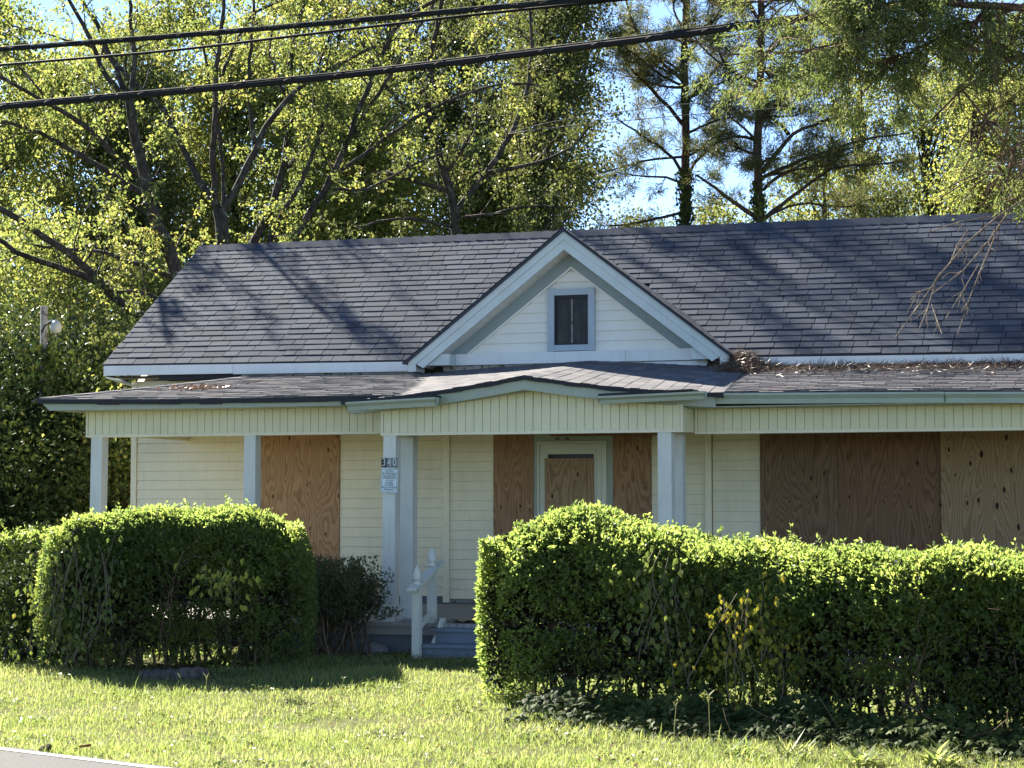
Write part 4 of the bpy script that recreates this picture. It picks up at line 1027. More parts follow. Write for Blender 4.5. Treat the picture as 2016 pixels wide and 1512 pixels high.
# ---------------------------------------------------------------- hedges
def hedge(label, spine, half_w, top, n_top, n_side, seed, stems=70, leafL=.05, lean=.0, sparse_from=.60, mat=None, group='clipped hedges along the lawn', endround=.5, bulge=.1):
    """spine: list of (x, y); top(s): height above ground along 0..1"""
    S_ = resample([(x, y, 0) for x, y in spine], .1); n = len(S_)
    loc = (S_[:, 0].mean(), S_[:, 1].mean(), float(ground(S_[:, 0].mean(), S_[:, 1].mean())))
    th = thing('hedge', loc, label, 'hedge', group); wood, fol = Geo(), Geo()
    tang = unit(np.gradient(S_, axis=0)); nor = np.stack([tang[:, 1], -tang[:, 0], 0 * tang[:, 0]], 1)      # towards the camera
    Ltot = np.linalg.norm(S_[-1] - S_[0])
    N = n_top + n_side
    s = rng.random(N); i = np.minimum((s * (n - 1)).astype(int), n - 2)
    hgt = top(s); d_end = np.minimum(s, 1 - s) * Ltot; er = np.clip(d_end / endround, 0, 1); er = np.sqrt(1 - (1 - er) ** 2)
    ph = np.empty(N); ph[:n_top] = rng.uniform(.22 * math.pi, .78 * math.pi, n_top)      # angle round the section: 0 front ground .. pi back ground
    ph[n_top:] = np.where(rng.random(n_side) < .74, rng.uniform(-.12 * math.pi, .30 * math.pi, n_side), rng.uniform(.7 * math.pi, 1.1 * math.pi, n_side))
    c, sn = np.cos(ph), np.sin(ph); e = .58                                             # superellipse section
    cx = np.sign(c) * np.abs(c) ** e; cz = np.sign(sn) * np.abs(sn) ** e
    bump = 1 + .13 * np.sin(s * Ltot * 2.3 + seed) * np.cos(ph * 2 + seed) + .06 * np.sin(s * Ltot * 5.1 + 2 * seed + ph * 3)
    depth = rng.exponential(.055, N) * np.where(np.arange(N) < n_top, 1, 1.7)
    wid = half_w * (.35 + .65 * er) * bump - depth
    zc = .42; z = (zc + (1 - zc) * cz) * hgt * (.88 + .12 * er) - depth * np.abs(sn) + .03 * np.sin(s * Ltot * 7 + seed) * (sn > .5)
    low = ph < 0
    zz = np.where((ph < 0) | (ph > math.pi), zc * hgt * rng.random(N) ** .8, z)
    frac = zz / np.maximum(hgt, .1)
    wid = wid * np.where(frac < .45, .80 + .20 * frac / .45, 1)
    base = S_[i] + (S_[i + 1] - S_[i]) * (s * (n - 1) - i)[:, None]
    # push the two ends outwards so the hedge has a face there
    P = base + nor[i] * (cx * wid)[:, None]
    P[:, 2] = ground(P[:, 0], P[:, 1]) + np.maximum(zz, .02)
    keep = rng.random(N) < np.where(frac < sparse_from, np.where(np.sin(P[:, 0] * 2.9 + seed) + .6 * np.sin(P[:, 0] * 7.3 + P[:, 2] * 5) > .55, .14, .60) + .38 * (frac / sparse_from) ** 1.3, 1.0)
    # ragged holes
    hn = np.sin(P[:, 0] * 5.3 + seed) * np.sin(P[:, 2] * 6.1 + seed * 2 + P[:, 0]) + .7 * np.sin(P[:, 0] * 13.1 + 2 * P[:, 2]) * np.sin(P[:, 2] * 15.7 + seed) + .5 * np.sin(P[:, 0] * 31 + P[:, 2] * 17) * np.sin(P[:, 2] * 29 + P[:, 1] * 21)
    keep &= ~((hn > .25) & (rng.random(N) < np.where(frac < .8, .72, .42)))
    # end caps
    m = int(N * .16); se = rng.integers(0, 2, m); hh = top(se * 1.0) * .95; fz = rng.random(m) ** .7; wv = rng.uniform(-1, 1, m)
    bu = (1 - wv ** 2) ** .5 * np.sin(np.pi * np.clip(fz * .8 + .18, 0, 1)) ** .6 * .24
    E = np.where(se[:, None] == 0, S_[0], S_[-1]) + nor[0] * (wv * half_w * .9 * (.75 + .25 * fz))[:, None] + tang[0] * (np.where(se == 0, -1, 1) * (bu - rng.exponential(.06, m)))[:, None]
    E[:, 2] = ground(E[:, 0], E[:, 1]) + fz * hh; ke = rng.random(m) < .35 + .65 * fz
    mi = int(N * .34); si = rng.random(mi); ii_ = np.minimum((si * (n - 1)).astype(int), n - 2); fi = .12 + .82 * rng.random(mi) ** .75
    I = S_[ii_] + nor[ii_] * (rng.uniform(-.72, .72, mi) * half_w)[:, None]; I[:, 2] = ground(I[:, 0], I[:, 1]) + fi * top(si) * np.clip(.7 + 1.2 * np.minimum(si, 1 - si) * Ltot, .7, 1)
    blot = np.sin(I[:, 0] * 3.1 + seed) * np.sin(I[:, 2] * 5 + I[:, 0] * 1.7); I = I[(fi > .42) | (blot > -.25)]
    Pall = P; P = np.vstack([P[keep], E[ke]]); M_ = len(P); inner = Geo(); leaves(inner, I, rdir(len(I)), rdir(len(I)), .07, .045)  # inner: leaf fill added to stop light passing through the hedge
    out = np.vstack([(nor[i] * cx[:, None] * .8 + np.array([0, 0, 1.0]) * np.maximum(cz, 0)[:, None])[keep], (tang[0] * np.where(se == 0, -1, 1)[:, None] + np.array([0, 0, .3]))[ke]])
    kk = rng.uniform(.6, 1.3, M_)
    leaves(fol, P, unit(out) * .7 + rdir(M_), unit(out * .6 + rdir(M_)), leafL * kk, leafL * .52 * kk)
    # sprigs breaking the clipped surface
    kk_ = np.flatnonzero(keep); sp = kk_[rng.integers(0, len(kk_), int(Ltot * 150))]; nk = int(keep.sum()); outk = out[:nk]; idxm = -np.ones(N, int); idxm[kk_] = np.arange(nk)
    for q_ in sp:
        p_ = Pall[q_]; T = curve(p_, outk[idxm[q_]] + np.array([0, 0, .35]) + rng.normal(size=3) * .5, rng.uniform(.05, .15), 4, .3); wood.tube(T, .002, 3)
        mm = 11; u = rng.random(mm); PP = T[0] + (T[-1] - T[0]) * u[:, None] + rng.normal(size=(mm, 3)) * .01; leaves(fol, PP, rdir(mm) + (T[-1] - T[0]) * 6, rdir(mm), leafL * rng.uniform(.7, 1.1), leafL * .5)
    # upright shoots on top
    q = int(Ltot * 26); s2 = rng.random(q); i2 = np.minimum((s2 * (n - 1)).astype(int), n - 2)
    for a, ii in zip(s2, i2):
        b = S_[ii] + nor[ii] * rng.uniform(-.7, .7) * half_w; b[2] = ground(b[0], b[1]) + top(np.array([a]))[0] * (.93 if .1 < a < .9 else .86)
        L = rng.exponential(.045) + .04; T = curve(b, np.array([rng.normal() * .2, rng.normal() * .2, 1.0]), L, 4, .25); wood.tube(T, .0025, 3)
        mm = int(8 + L * 70); u = rng.random(mm); PP = T[0] + (T[-1] - T[0]) * u[:, None]
        leaves(fol, PP, rdir(mm) + np.array([0, 0, .6]), rdir(mm), leafL * .9, leafL * .45)
    for _ in range(stems):
        a = rng.uniform(.05, .97); ii = min(int(a * (n - 1)), n - 2); b = S_[ii] + nor[ii] * np.clip(rng.normal(), -1.6, 1.6) * half_w * .42 + tang[ii] * rng.normal() * .05; b[2] = ground(b[0], b[1]) - .02
        H = top(np.array([a]))[0] * rng.uniform(.55, .95); T = curve(b, np.array([rng.normal() * .22, rng.normal() * .22, 1.0]), H, 9, .22, .05); wood.tube(T, np.linspace(rng.uniform(.009, .022), .003, 9), 5)
        for _k in range(12):
            j = rng.integers(2, 8); B = curve(T[j], rdir(1)[0] + np.array([0, 0, .5]), rng.uniform(.15, .45), 5, .5); wood.tube(B, np.linspace(.005, .002, 5), 3)
    part('stems', wood, BK_hedge, th, smooth=True); part('foliage', fol, mat or LM_hedge, th, kind='stuff'); part('inner_light_block', inner, LM_inner, th, kind='stuff'); return th
LM_inner = leafmat('light_blocking_leaves', [(.018, .018, .010), (.030, .028, .015), (.05, .038, .024)], .06)  # dark, nearly opaque leaves added inside the hedges to block light
BK_hedge = barkmat('hedge_stems', (.05, .035, .025), (.17, .12, .08))
hedge('rounded privet hedge on the left half of the lawn, log at its foot', [(-11.4, 18.8), (-9.1, 19.77)], .66, lambda s: 1.50 + .15 * np.sin(np.clip(s, 0.02, .98) * math.pi) ** .35, 30000, 46000, 1.3, stems=90, endround=.38)
hedge('long clipped privet hedge right of the steps, taller at its rounded left end', [(-5.85, 17.52), (-4.4, 17.2), (-2.8, 16.75), (-1.2, 16.3), (1.0, 15.75)], .62, lambda s: 1.44 + .27 * np.exp(-((s - .115) / .125) ** 2) + .02 * np.sin(s * 23), 52000, 105000, 2.6, stems=170)
hedge('low far hedge cut off by the left edge of the picture', [(-15.5, 20.6), (-12.3, 21.2)], .6, lambda s: 1.34 + 0 * s, 12000, 9000, 4.1, stems=30)
bush('ivy_clump', 'ivy-covered stump of bush beside the left hedge', 70, 22.3, 1100, 62, 5200, LM_ivy, .07, group=None, depth=.5, stems=14)
# leggy shrub beside the steps
def leggy():
    b = at(650, 1288, 22.3); b[2] = ground(b[0], b[1]); th = thing('leggy_shrub', tuple(b), 'leggy bare-stemmed shrub with a thin grey-green top beside the porch steps', 'shrub')
    wood, fol = Geo(), Geo(); P = []
    for _ in range(34):
        p = b + np.array([rng.normal() * .20, rng.normal() * .14, -.02]); d = np.array([rng.normal() * .30, rng.normal() * .26, 1.0]); T = curve(p, d, rng.uniform(.8, 1.02), 9, .25, .08)
        wood.tube(T, np.linspace(rng.uniform(.010, .026), .004, 9), 5)
        for _k in range(12):
            j = rng.integers(3, 9); B = curve(T[min(j, 8)], rdir(1)[0] + np.array([0, 0, .7]), rng.uniform(.12, .4), 5, .5, .03); wood.tube(B, np.linspace(.004, .0015, 5), 3)
            if B[-1][2] > b[2] + .45: P.append(B[2:])
    Q = np.vstack(P); n = 13; Q = np.repeat(Q, n, 0) + rng.normal(size=(len(Q) * n, 3)) * .035; lim = Q[:, 2] < b[2] + 1.1; Q = Q[lim]
    leaves(fol, Q, rdir(len(Q)) + np.array([0, 0, .3]), rdir(len(Q)), .042, .024); part('stems', wood, BK_hedge, th, smooth=True); part('foliage', fol, LM_twiggy, th, kind='stuff')
leggy()

# ---------------------------------------------------------------- ivy, vines at the right hedge
def lobed(geo, P, D, N, size):
    """ivy leaf outlines: seven points, five triangles each"""
    n = len(P); D = unit(D); Sd = unit(np.cross(D, N)); Nn = np.cross(Sd, D)
    sh = np.array([(0, 0), (-.48, .05), (-.36, .38), (-.12, .42), (0, 1.0), (.12, .42), (.36, .38), (.48, .05)]); size = np.broadcast_to(size, (n,))
    V = P[:, None] + (sh[None, :, 0:1] * Sd[:, None] + sh[None, :, 1:2] * D[:, None] - Nn[:, None] * (np.abs(sh[None, :, 0:1]) * .25)) * size[:, None, None]
    F = np.array([(0, 2, 1), (0, 3, 2), (0, 4, 3), (0, 5, 4), (0, 6, 5), (0, 7, 6)]); i = np.arange(n)[:, None, None] * 8
    geo.add(V.reshape(-1, 3), (i + F[None]).reshape(-1, 3))
def ivy_bed():
    a, b = np.array([-5.35, 16.55]), np.array([.8, 14.95]); loc = np.array([-2.4, 15.9, ground(-2.4, 15.9)])
    th = thing('ivy_bed', tuple(loc), 'dark trailing ivy carpet along the foot of the right hedge', 'ivy')
    n = 3000; s = rng.random(n); off = rng.normal(size=n) * .26 + .1; dirn = unit(b - a); nn = np.array([dirn[1], -dirn[0]])
    P2 = a + np.outer(s, b - a) + np.outer(off, nn); h = np.clip(.26 - np.abs(off - .0) * .30, .03, .3) * (.4 + .8 * rng.random(n)) * (.7 + .5 * np.sin(s * 19) ** 2)
    P = np.c_[P2, ground(P2[:, 0], P2[:, 1]) + h]; D = np.c_[np.tile(nn, (n, 1)), np.full(n, -.5)] + rdir(n) * .8; N = unit(np.c_[np.tile(nn, (n, 1)) * .8, np.full(n, .8)] + rdir(n) * .5)
    size = rng.uniform(.055, .095, n); order = np.argsort(-(off + size * 3) - (rng.random(n) * .2)); vis = [k for k in order if a[0] < P[k, 0] < -1.35][:240]; vs = set(vis)
    rest = np.array([k for k in range(n) if k not in vs]); g = Geo(); lobed(g, P[rest], D[rest], N[rest], size[rest])
    fo = part('foliage', g, LM_ivy, th, kind='stuff')
    g = Geo()
    for _ in range(40):
        p = P[rng.integers(n)] - np.array([0, 0, .04]); g.tube(curve(p, np.array([rng.normal(), rng.normal() * .4, .1]), .6, 7, .5, -.04), .004, 4)
    part('runners', g, BK_hedge, th, kind='stuff')
    for k in vis:
        g = Geo(); lobed(g, P[k:k + 1], D[k:k + 1], N[k:k + 1], size[k:k + 1]); part('leaf', g, LM_ivy, th)
ivy_bed()
def vine(label, px0, px1, y0, y1, t, n, mat, size, nstem, kind='hanging_vine', leafN=120, drift=.1):
    c = at((px0 + px1) / 2, y1, t); c[2] = float(ground(c[0], c[1])); th = thing(kind, tuple(c), label, 'vine', None)
    w = Geo(); P = []
    for _ in range(nstem):
        p = at(rng.uniform(px0, px1), rng.uniform(y0, y0 + (y1 - y0) * .35), t); T = curve(p, np.array([rng.normal() * .25, -.05, -1.0]), rng.uniform(.4, .95) * (y1 - y0) * t / FPX, 9, .25, -.05); w.tube(T, .0035, 4); P.append(T)
    Q = np.vstack(P); part('stems', w, BK_twig, th)
    idx = rng.integers(0, len(Q), n); B = Q[idx] + rng.normal(size=(n, 3)) * np.array([.13, .06, .06]); D = rdir(n) * .6 + np.array([0, -.1, -1.0]); N = unit(rdir(n) * .7 + np.array([.2, -1.0, .2])); sz = rng.uniform(.7, 1.3, n) * size
    for k in range(min(n, leafN)):
        g = Geo(); leaves(g, B[k:k + 1], D[k:k + 1], N[k:k + 1], sz[k:k + 1], sz[k:k + 1] * .62); part('leaf', g, mat, th)
    if n > leafN:
        g = Geo(); leaves(g, B[leafN:], D[leafN:], N[leafN:], sz[leafN:], sz[leafN:] * .62); part('foliage', g, mat, th, kind='stuff')
vine('yellowing vine with pointed leaves hanging down the front of the right hedge', 1420, 1570, 1140, 1385, 16.34, 330, LM_vine, .062, 22)
vine('green leafy vine draped over the shoulder of the right hedge', 1280, 1390, 1080, 1330, 16.9, 260, LM_bramble, .07, 16)
vine('broad-leaved vine climbing the middle of the left hedge', 400, 480, 1105, 1180, 19.42, 60, LM_ivy, .085, 8, leafN=70)

vine('sunlit bramble leaves spilling over the left end of the left hedge', 85, 230, 1030, 1290, 20.75, 420, LM_bramble, .075, 26, 'bramble', leafN=150)

# ---------------------------------------------------------------- lawn
def lawn():
    n = 520000; x = rng.uniform(-14.5, 2.0, n); y = rng.uniform(10.6, 24.0, n)
    # denser close to the camera
    keep = rng.random(n) < np.clip(1.5 - (y - 11) / 13.0, .45, 1); x, y = x[keep], y[keep]
    rd = road_d(x, y); edge = .03 * np.sin(x * 9) + .02 * np.sin(x * 23)
    k = (rd < -.0 + edge) & ~((y > 21.25) & (x > -13.2)) & ~((y > 20.7) & (x > -8.0) & (x < -6.2))
    u = (x * .948 + y * .317) / np.maximum(-x * .317 + y * .948, 1) ; k &= np.abs(u) < .30
    # thin under hedges and in front of the steps
    dl = np.abs((x + 10.25) * -.388 + (y - 19.27) * .92); under = (dl < .55) & (x > -11.4) & (x < -9.2); k &= ~(under & (rng.random(len(x)) < .85))
    dr = np.abs(y - (17.4 - (x + 5.5) * .27)); under = (dr < .6) & (x > -5.6); k &= ~(under & (rng.random(len(x)) < .9))
    dirt = (y > 20.3) & (x > -10.4); k &= ~(dirt & (rng.random(len(x)) < .6))
    pn = np.sin(x * 1.9 + 1) * np.sin(y * 2.3) + .5 * np.sin(x * 4.3 - y * 3.1); bare = np.sin(x * 1.1 + 3 + .6 * np.sin(y * 2)) * np.sin(y * 1.5 + x * .4) + .45 * np.sin(x * 5.2 + y * 3.7) * np.sin(y * 6.1 - x * 2.2); k &= rng.random(len(x)) < (.74 + .22 * pn) * np.where(bare > .78, .30, 1)
    x, y, pn = x[k], y[k], pn[k]; n = len(x)
    B = np.c_[x, y, ground(x, y) - .005]; h = rng.gamma(5, .0064, n) * (1 + .28 * pn) + .012; h *= np.where(y > 19.5, 1.15, 1.0)
    tall = rng.random(n) < .012; h[tall] *= 2.0
    a = rng.random(n) * 6.28; lean = np.c_[np.cos(a), np.sin(a), 0 * a] * (h * rng.uniform(.15, .95, n))[:, None]
    sd = np.c_[-np.sin(a + rng.normal(0, .8, n)), np.cos(a + rng.normal(0, .8, n)), 0 * a] * (rng.uniform(.0022, .0042, n))[:, None]
    up = np.c_[0 * h, 0 * h, h]; V = np.stack([B - sd, B + sd, B + up * .6 + lean * .35 + sd * .75, B + up * .6 + lean * .35 - sd * .75, B + up + lean], 1).reshape(-1, 3)
    i = np.arange(n)[:, None] * 5; g = Geo(); g.add(V, np.concatenate([i + np.array([[0, 1, 2]]), i + np.array([[0, 2, 3]]), i + np.array([[3, 2, 4]])], 0))
    o = part('lawn_grass', g, LM_grass, kind='stuff'); return n
lawn()
def weeds():
    n = 26000; x = rng.uniform(-12.5, 1, n); y = rng.uniform(11, 21, n); u = (x * .948 + y * .317) / (-x * .317 + y * .948)
    pn = np.sin(x * 2.7 + 2) * np.sin(y * 3.3 + x) + .6 * np.sin(x * 6.1 + y * 2) * np.sin(y * 7.9); k = (road_d(x, y) < -.05) & (np.abs(u) < .3) & (pn > .55); x, y = x[k], y[k]; n = len(x)
    P = np.c_[x, y, ground(x, y) + rng.uniform(.01, .055, n)]; g = Geo(); kk = rng.uniform(.6, 1.3, n); leaves(g, P, rdir(n) * np.array([1, 1, .3]), unit(rdir(n) * .5 + np.array([0, 0, 1.0])), .045 * kk, .03 * kk)
    part('lawn_weeds', g, leafmat('weed_leaves', [(.06, .09, .03), (.10, .14, .04), (.15, .18, .055)], .45), kind='stuff')
weeds()
def litter():
    g = Geo(); n = 1700; x = rng.uniform(-12, 0, n); y = np.where(rng.random(n) < .6, rng.uniform(20.2, 21.3, n), rng.uniform(12.2, 20.0, n)); k = road_d(x, y) < .3; x, y = x[k], y[k]; n = len(x)
    P = np.c_[x, y, ground(x, y) + rng.uniform(.015, .05, n)]; leaves(g, P, rdir(n) * np.array([1, 1, .2]), unit(np.array([0, 0, 1.0]) + rdir(n) * .4), .045, .03)
    m = leafmat('fallen_leaves', [(.10, .06, .03), (.20, .12, .05), (.28, .17, .07)], .2); part('leaf_litter', g, m, kind='stuff')
litter()
# broad-leaved weeds and seed stalks
def tuft(name, label, p, n, L, wd, mat, cat='weed', group=None, upz=1.0):
    p = np.array([p[0], p[1], float(ground(p[0], p[1]))]); g = Geo()
    for _ in range(n):
        a = rng.random() * 6.28; l = L * rng.uniform(.6, 1.15); d = np.array([math.cos(a), math.sin(a), upz * rng.uniform(.6, 2)]); C = curve(p + rng.normal(size=3) * np.array([.05, .05, 0]), d, l, 5, .15, -.22)
        T = unit(np.gradient(C, axis=0)); sd = np.cross(T, [0, 0, 1.0]); sd = unit(sd) * (np.array([.5, .9, 1, .7, .05]) * wd / 2)[:, None]
        V = np.vstack([C - sd, C + sd]); i = np.arange(4); g.add(V, np.stack([i, i + 1, i + 6, i + 5], -1))
    return solo(name, g, mat, tuple(p), label, cat, group)
for k, (px, py, lab) in enumerate(((1560, 1490, 'long-bladed grass tuft in the shade before the right hedge'), (1450, 1485, 'sunlit coarse grass tuft at the shade edge, bottom right'), (1690, 1500, 'broad strap-leaved weed at the bottom edge right of centre'), (1850, 1500, 'dark strap-leaved weed near the bottom right corner'))):
    c = at(px, py, 3920 * 1.82 / (py - 1000)); tuft('grass_tuft', lab, c, 42, .26, .016 if k < 2 else .03, LM_grass, 'weed', 'coarse weeds along the right hedge')
def stalk(label, px, y0, y1, dx, heads):
    t = FPX * (1.75 - -.06) / (y1 - 1000); b = at(px, y1, t); b[2] = float(ground(b[0], b[1])); hgt = (y1 - y0) * t / FPX
    g = Geo(); T = b + np.outer(np.linspace(0, 1, 7), [dx * t / FPX, 0, hgt * .8]) + np.outer(np.linspace(0, 1, 7) ** 2, [.015, 0, 0]); g.tube(T, np.linspace(.004, .0025, 7), 5)
    for a in heads: g.tube(np.array([T[-1], T[-1] + np.array([a * .35, 0, 1]) * hgt * .12, T[-1] + np.array([a, 0, .9]) * hgt * .22]), [.002, .0055, .002], 5)
    solo('seed_stalk', g, M_stalk, tuple(b), label, 'grass stalk', 'tall grass seed stalks')
M_stalk = leafmat('pale_stalk', [(.30, .30, .16), (.42, .40, .25)], .35)
stalk('pale forked seed stalk standing before the log of the left hedge', 403, 1325, 1408, 0, (-.4, .25))
stalk('short Y-shaped seed stalk left of the taller one before the right hedge', 1327, 1375, 1455, 0, (-.3, .2))
stalk('tallest Y-shaped seed stalk in front of the right hedge', 1400, 1352, 1465, -8, (-.35, .45))
stalk('single upright stalk before the right hedge, nearest the bottom edge', 1536, 1452, 1490, 0, (.05,))
stalk('spindly branching stalk on the shadow edge left of the middle', 670, 1340, 1385, 3, (-.5, .1, .6))
# rock, log, cardboard, clod, scrap
def blob(name, c, size, mat, label, cat, sub=3, rough=.25, seed=0):
    import bmesh
    bm = bmesh.new(); bmesh.ops.create_icosphere(bm, subdivisions=sub, radius=1.0); r = np.random.default_rng(seed); ph = r.random((6, 3)) * 6.28; fr = r.normal(size=(6, 3)) * 2.2
    for v in bm.verts:
        k = 1 + rough * sum(math.sin(fr[i] @ np.array(v.co) + ph[i, 0]) for i in range(6)) / 4; v.co = Vector((v.co.x * size[0] * k, v.co.y * size[1] * k, v.co.z * size[2] * k))
    me = bpy.data.meshes.new(name); bm.to_mesh(me); bm.free(); me.materials.append(mat); o = link(name, me, None, c); o['label'] = label; o['category'] = cat; return o
k = NT('pale_rock'); n = k.noise(k.pos(), 18, 5, .65); M_rock = k.done(k.principled(k.ramp(n, [(.35, (.10, .095, .09)), (.65, (.30, .28, .26))]), .9, .15, k.bump(n, .9, .03)))
blob('rock', (-8.72, 21.05, .13), (.17, .13, .09), M_rock, 'rounded pale rock beside the foot of the porch steps', 'rock', seed=3)
M_clod = paint('dark_soil', (.035, .024, .018), .95, .4, 9)
blob('dirt_clod', (-7.95, 12.95, -.02), (.045, .04, .04), M_clod, 'dark clod of dirt at the road edge', 'clod', 2, .4, 5)
g = Geo(); P = np.array([(-7.70, 13.0, -.01), (-7.62, 13.03, .0), (-7.60, 12.98, .02), (-7.68, 12.95, .005)]); g.slab(P, (0, 0, .006)); solo('red_scrap', g, flat('rust_red', (.30, .075, .03), .7), (-7.65, 12.99, 0), 'small rust-red scrap lying in the grass at the road edge', 'scrap')
def log():
    a, b = at(275, 1343, 20.05), at(408, 1341, 20.2); a[2] = ground(a[0], a[1]) + .015; b[2] = ground(b[0], b[1]) + .03; T = resample([a, b], .04); n = len(T); r = .08 + .006 * np.sin(np.arange(n) * 1.9) ; r[0] *= .75; r[-1] *= .8
    T = np.vstack([T[:1], T, T[-1:]]); r = np.r_[.001, r, .001]; g = Geo(); g.tube(T, r, 14); g.v[-1] += rng.normal(size=g.v[-1].shape) * .005
    solo('log', g, M_log, tuple((a + b) / 2), 'short weathered grey log lying at the foot of the left hedge', 'log', smooth=True)
M_log = barkmat('weathered_log', (.045, .037, .034), (.13, .11, .10)); log()
def cardboard():
    X, Y = np.meshgrid(np.linspace(-7.95, -7.25, 12), np.linspace(21.38, 21.85, 7)); Z = .447 + .06 * np.abs(np.sin(X * 9 + Y * 4)) * (np.sin(X * 4.1 + 2) ** 2) + .008; V = np.stack([X + .03 * np.sin(Y * 30), Y, Z], -1).reshape(-1, 3); i = np.arange(6)[:, None] * 12 + np.arange(11)[None]
    g = Geo(); g.add(V, np.stack([i, i + 1, i + 13, i + 12], -1).reshape(-1, 4)); o = solo('cardboard', g, M_card, (-7.6, 21.6, .45), 'crumpled tan cardboard lying on the porch floor at the top of the steps', 'cardboard'); m = o.modifiers.new('thick', 'SOLIDIFY'); m.thickness = .004
M_card = paint('brown_cardboard', (.36, .27, .18), .85, .4, 6); cardboard()

# pine straw on the porch roof
def straw():
    n = 7000; g = Geo(); x = np.r_[rng.uniform(-5.2, 1.2, n), rng.normal(-5.05, .12, 1800)]; n = len(x); v = 1 - np.abs(rng.exponential(.10, n)); v[-1800:] = rng.uniform(.75, 1, 1800)
    P = np.array([S_p(a, b) for a, b in zip(x, np.clip(v, .2, 1))]); pile = np.exp(-((x + 5.05) / .28) ** 2) * .24 * np.clip((v - .7) / .3, 0, 1); h = rng.random(n) * (.010 + .022 * np.clip((v - .75) / .25, 0, 1)) + rng.random(n) * pile; P[:, 2] += h + .012
    D = rdir(n) * np.array([1, 1, .35]); leaves(g, P, D, rdir(n), .11, .007, 0); m = leafmat('pine_straw', [(.08, .055, .042), (.14, .095, .07), (.20, .14, .105)], .05); part('pine_straw', g, m, kind='stuff')
    g = Geo(); n = 150; x = rng.normal(-11.75, .22, n); P = np.array([S_p(a, b) for a, b in zip(x, rng.normal(.42, .05, n))]); P[:, 2] += .015 + rng.random(n) * .02; leaves(g, P, rdir(n) * np.array([1, 1, .3]), rdir(n), .07, .03); part('leaf_debris', g, leafmat('red_debris', [(.16, .085, .06), (.24, .15, .11)], .1), kind='stuff')
straw()

# ---------------------------------------------------------------- cables, wires, light pole
def cable(name, label, pts, r, lash=0, group=None, sides=8, mat=None):
    P = smooth(resample([at(*p) for p in pts], .15), 6); c = P[len(P) // 2]; th = thing(name, tuple(c), label, 'cable', group); g = Geo(); g.tube(P, r, sides); part('sheath', g, mat or M_black, th, smooth=True)
    if lash:
        Q = resample(P, .02); s = np.arange(len(Q)) * .02; T = unit(np.gradient(Q, axis=0)); A = unit(np.cross(T, [0, 0, 1.0])); B = np.cross(A, T); ph = s * 2 * math.pi / lash; H = Q + (r + .002) * (np.cos(ph)[:, None] * A + np.sin(ph)[:, None] * B); g = Geo(); g.tube(H, .0022, 4); part('lashing_wire', g, M_wire, th)
        g = Geo(); g.tube(P + np.array([0, 0, r + .006]), .0055, 5); part('support_strand', g, M_wire, th)
    return th
cable('cable', 'top cable of the three, crossing the upper left corner', [(-80, 104, 15.7), (0, 98, 15.5), (350, 72, 14.9), (700, 42, 14.3), (950, 18, 13.8), (1180, -2, 13.4), (1400, -26, 13)], .015, .5, 'overhead cables')
cable('cable', 'thinner middle cable just under the top one', [(-80, 134, 15.75), (0, 128, 15.55), (350, 99, 14.95), (700, 56, 14.35), (950, 27, 13.85), (1180, 4, 13.45), (1400, -18, 13.05)], .010, 0, 'overhead cables')
cable('cable', 'thick lowest cable running across into the juniper boughs', [(-80, 219, 15.7), (0, 211, 15.5), (350, 181, 14.9), (700, 147, 14.3), (1100, 98, 13.5), (1320, 71, 13), (1560, 40, 12.5), (1800, 8, 12), (2100, -34, 11.4)], .0225, .42, 'overhead cables')
cable('service_wire', 'upper thin service wire over the right part of the roof', [(1000, 262, 30), (1080, 240, 29.5), (1310, 208, 28), (1640, 182, 26), (2050, 155, 23)], .006, 0, 'thin service wires', 5)
cable('service_wire', 'lower thin service wire over the right part of the roof', [(1000, 264, 30.3), (1046, 256, 29.8), (1330, 228, 28), (1640, 205, 26), (2050, 172, 23)], .006, 0, 'thin service wires', 5)
def lightpole():
    b = at(81, 1000, 30.2); b[2] = 0; th = thing('light_pole', tuple(b), 'wooden light pole with a pale lamp head in the ivy at the left', 'light pole'); k = 30.2 / FPX; z = lambda y: at(81, y, 30.2)[2]
    g = Geo(); g.tube(resample([b, (b[0], b[1], z(600))], .5), .055, 8); part('pole', g, M_rot, th)
    iv = Geo(); m = 1500; zz = rng.random(m) ** .8 * (z(672) - b[2]) + b[2]; rd = unit(rdir(m) * np.array([1, 1, .15])); q = np.c_[np.full(m, b[0]), np.full(m, b[1]), zz] + rd * (.05 + rng.exponential(.13, m))[:, None]; leaves(iv, q, np.array([0, 0, -1.0]) + rdir(m) * .6, rd, .11, .09); part('ivy', iv, LM_ivy, th, kind='stuff')
    lx = lambda x, y: at(x, y, 29.9)
    g = Geo(); g.tube(smooth(resample([lx(83, 655), lx(88, 640), lx(96, 636), lx(108, 634)], .02), 2), .012, 6); part('arm', g, M_wire, th)
    c = lx(110, 640); g = lathe([(c[2] + .06, 0), (c[2] + .06, .05), (c[2] + .02, .075), (c[2] - .02, .085), (c[2] - .10, .08), (c[2] - .12, .05), (c[2] - .125, 0)], c[0], c[1], 12); part('lamp_head', g, M_lamp, th, smooth=True)
    g = Geo(); g.box((c[0] - .14, c[1] - .03, c[2] + .05), (c[0] + .02, c[1] + .03, c[2] + .08)); part('lamp_cap', g, M_lamp, th)
M_lamp = paint('lamp_plastic', (.40, .40, .36), .4, .3, 8); lightpole()

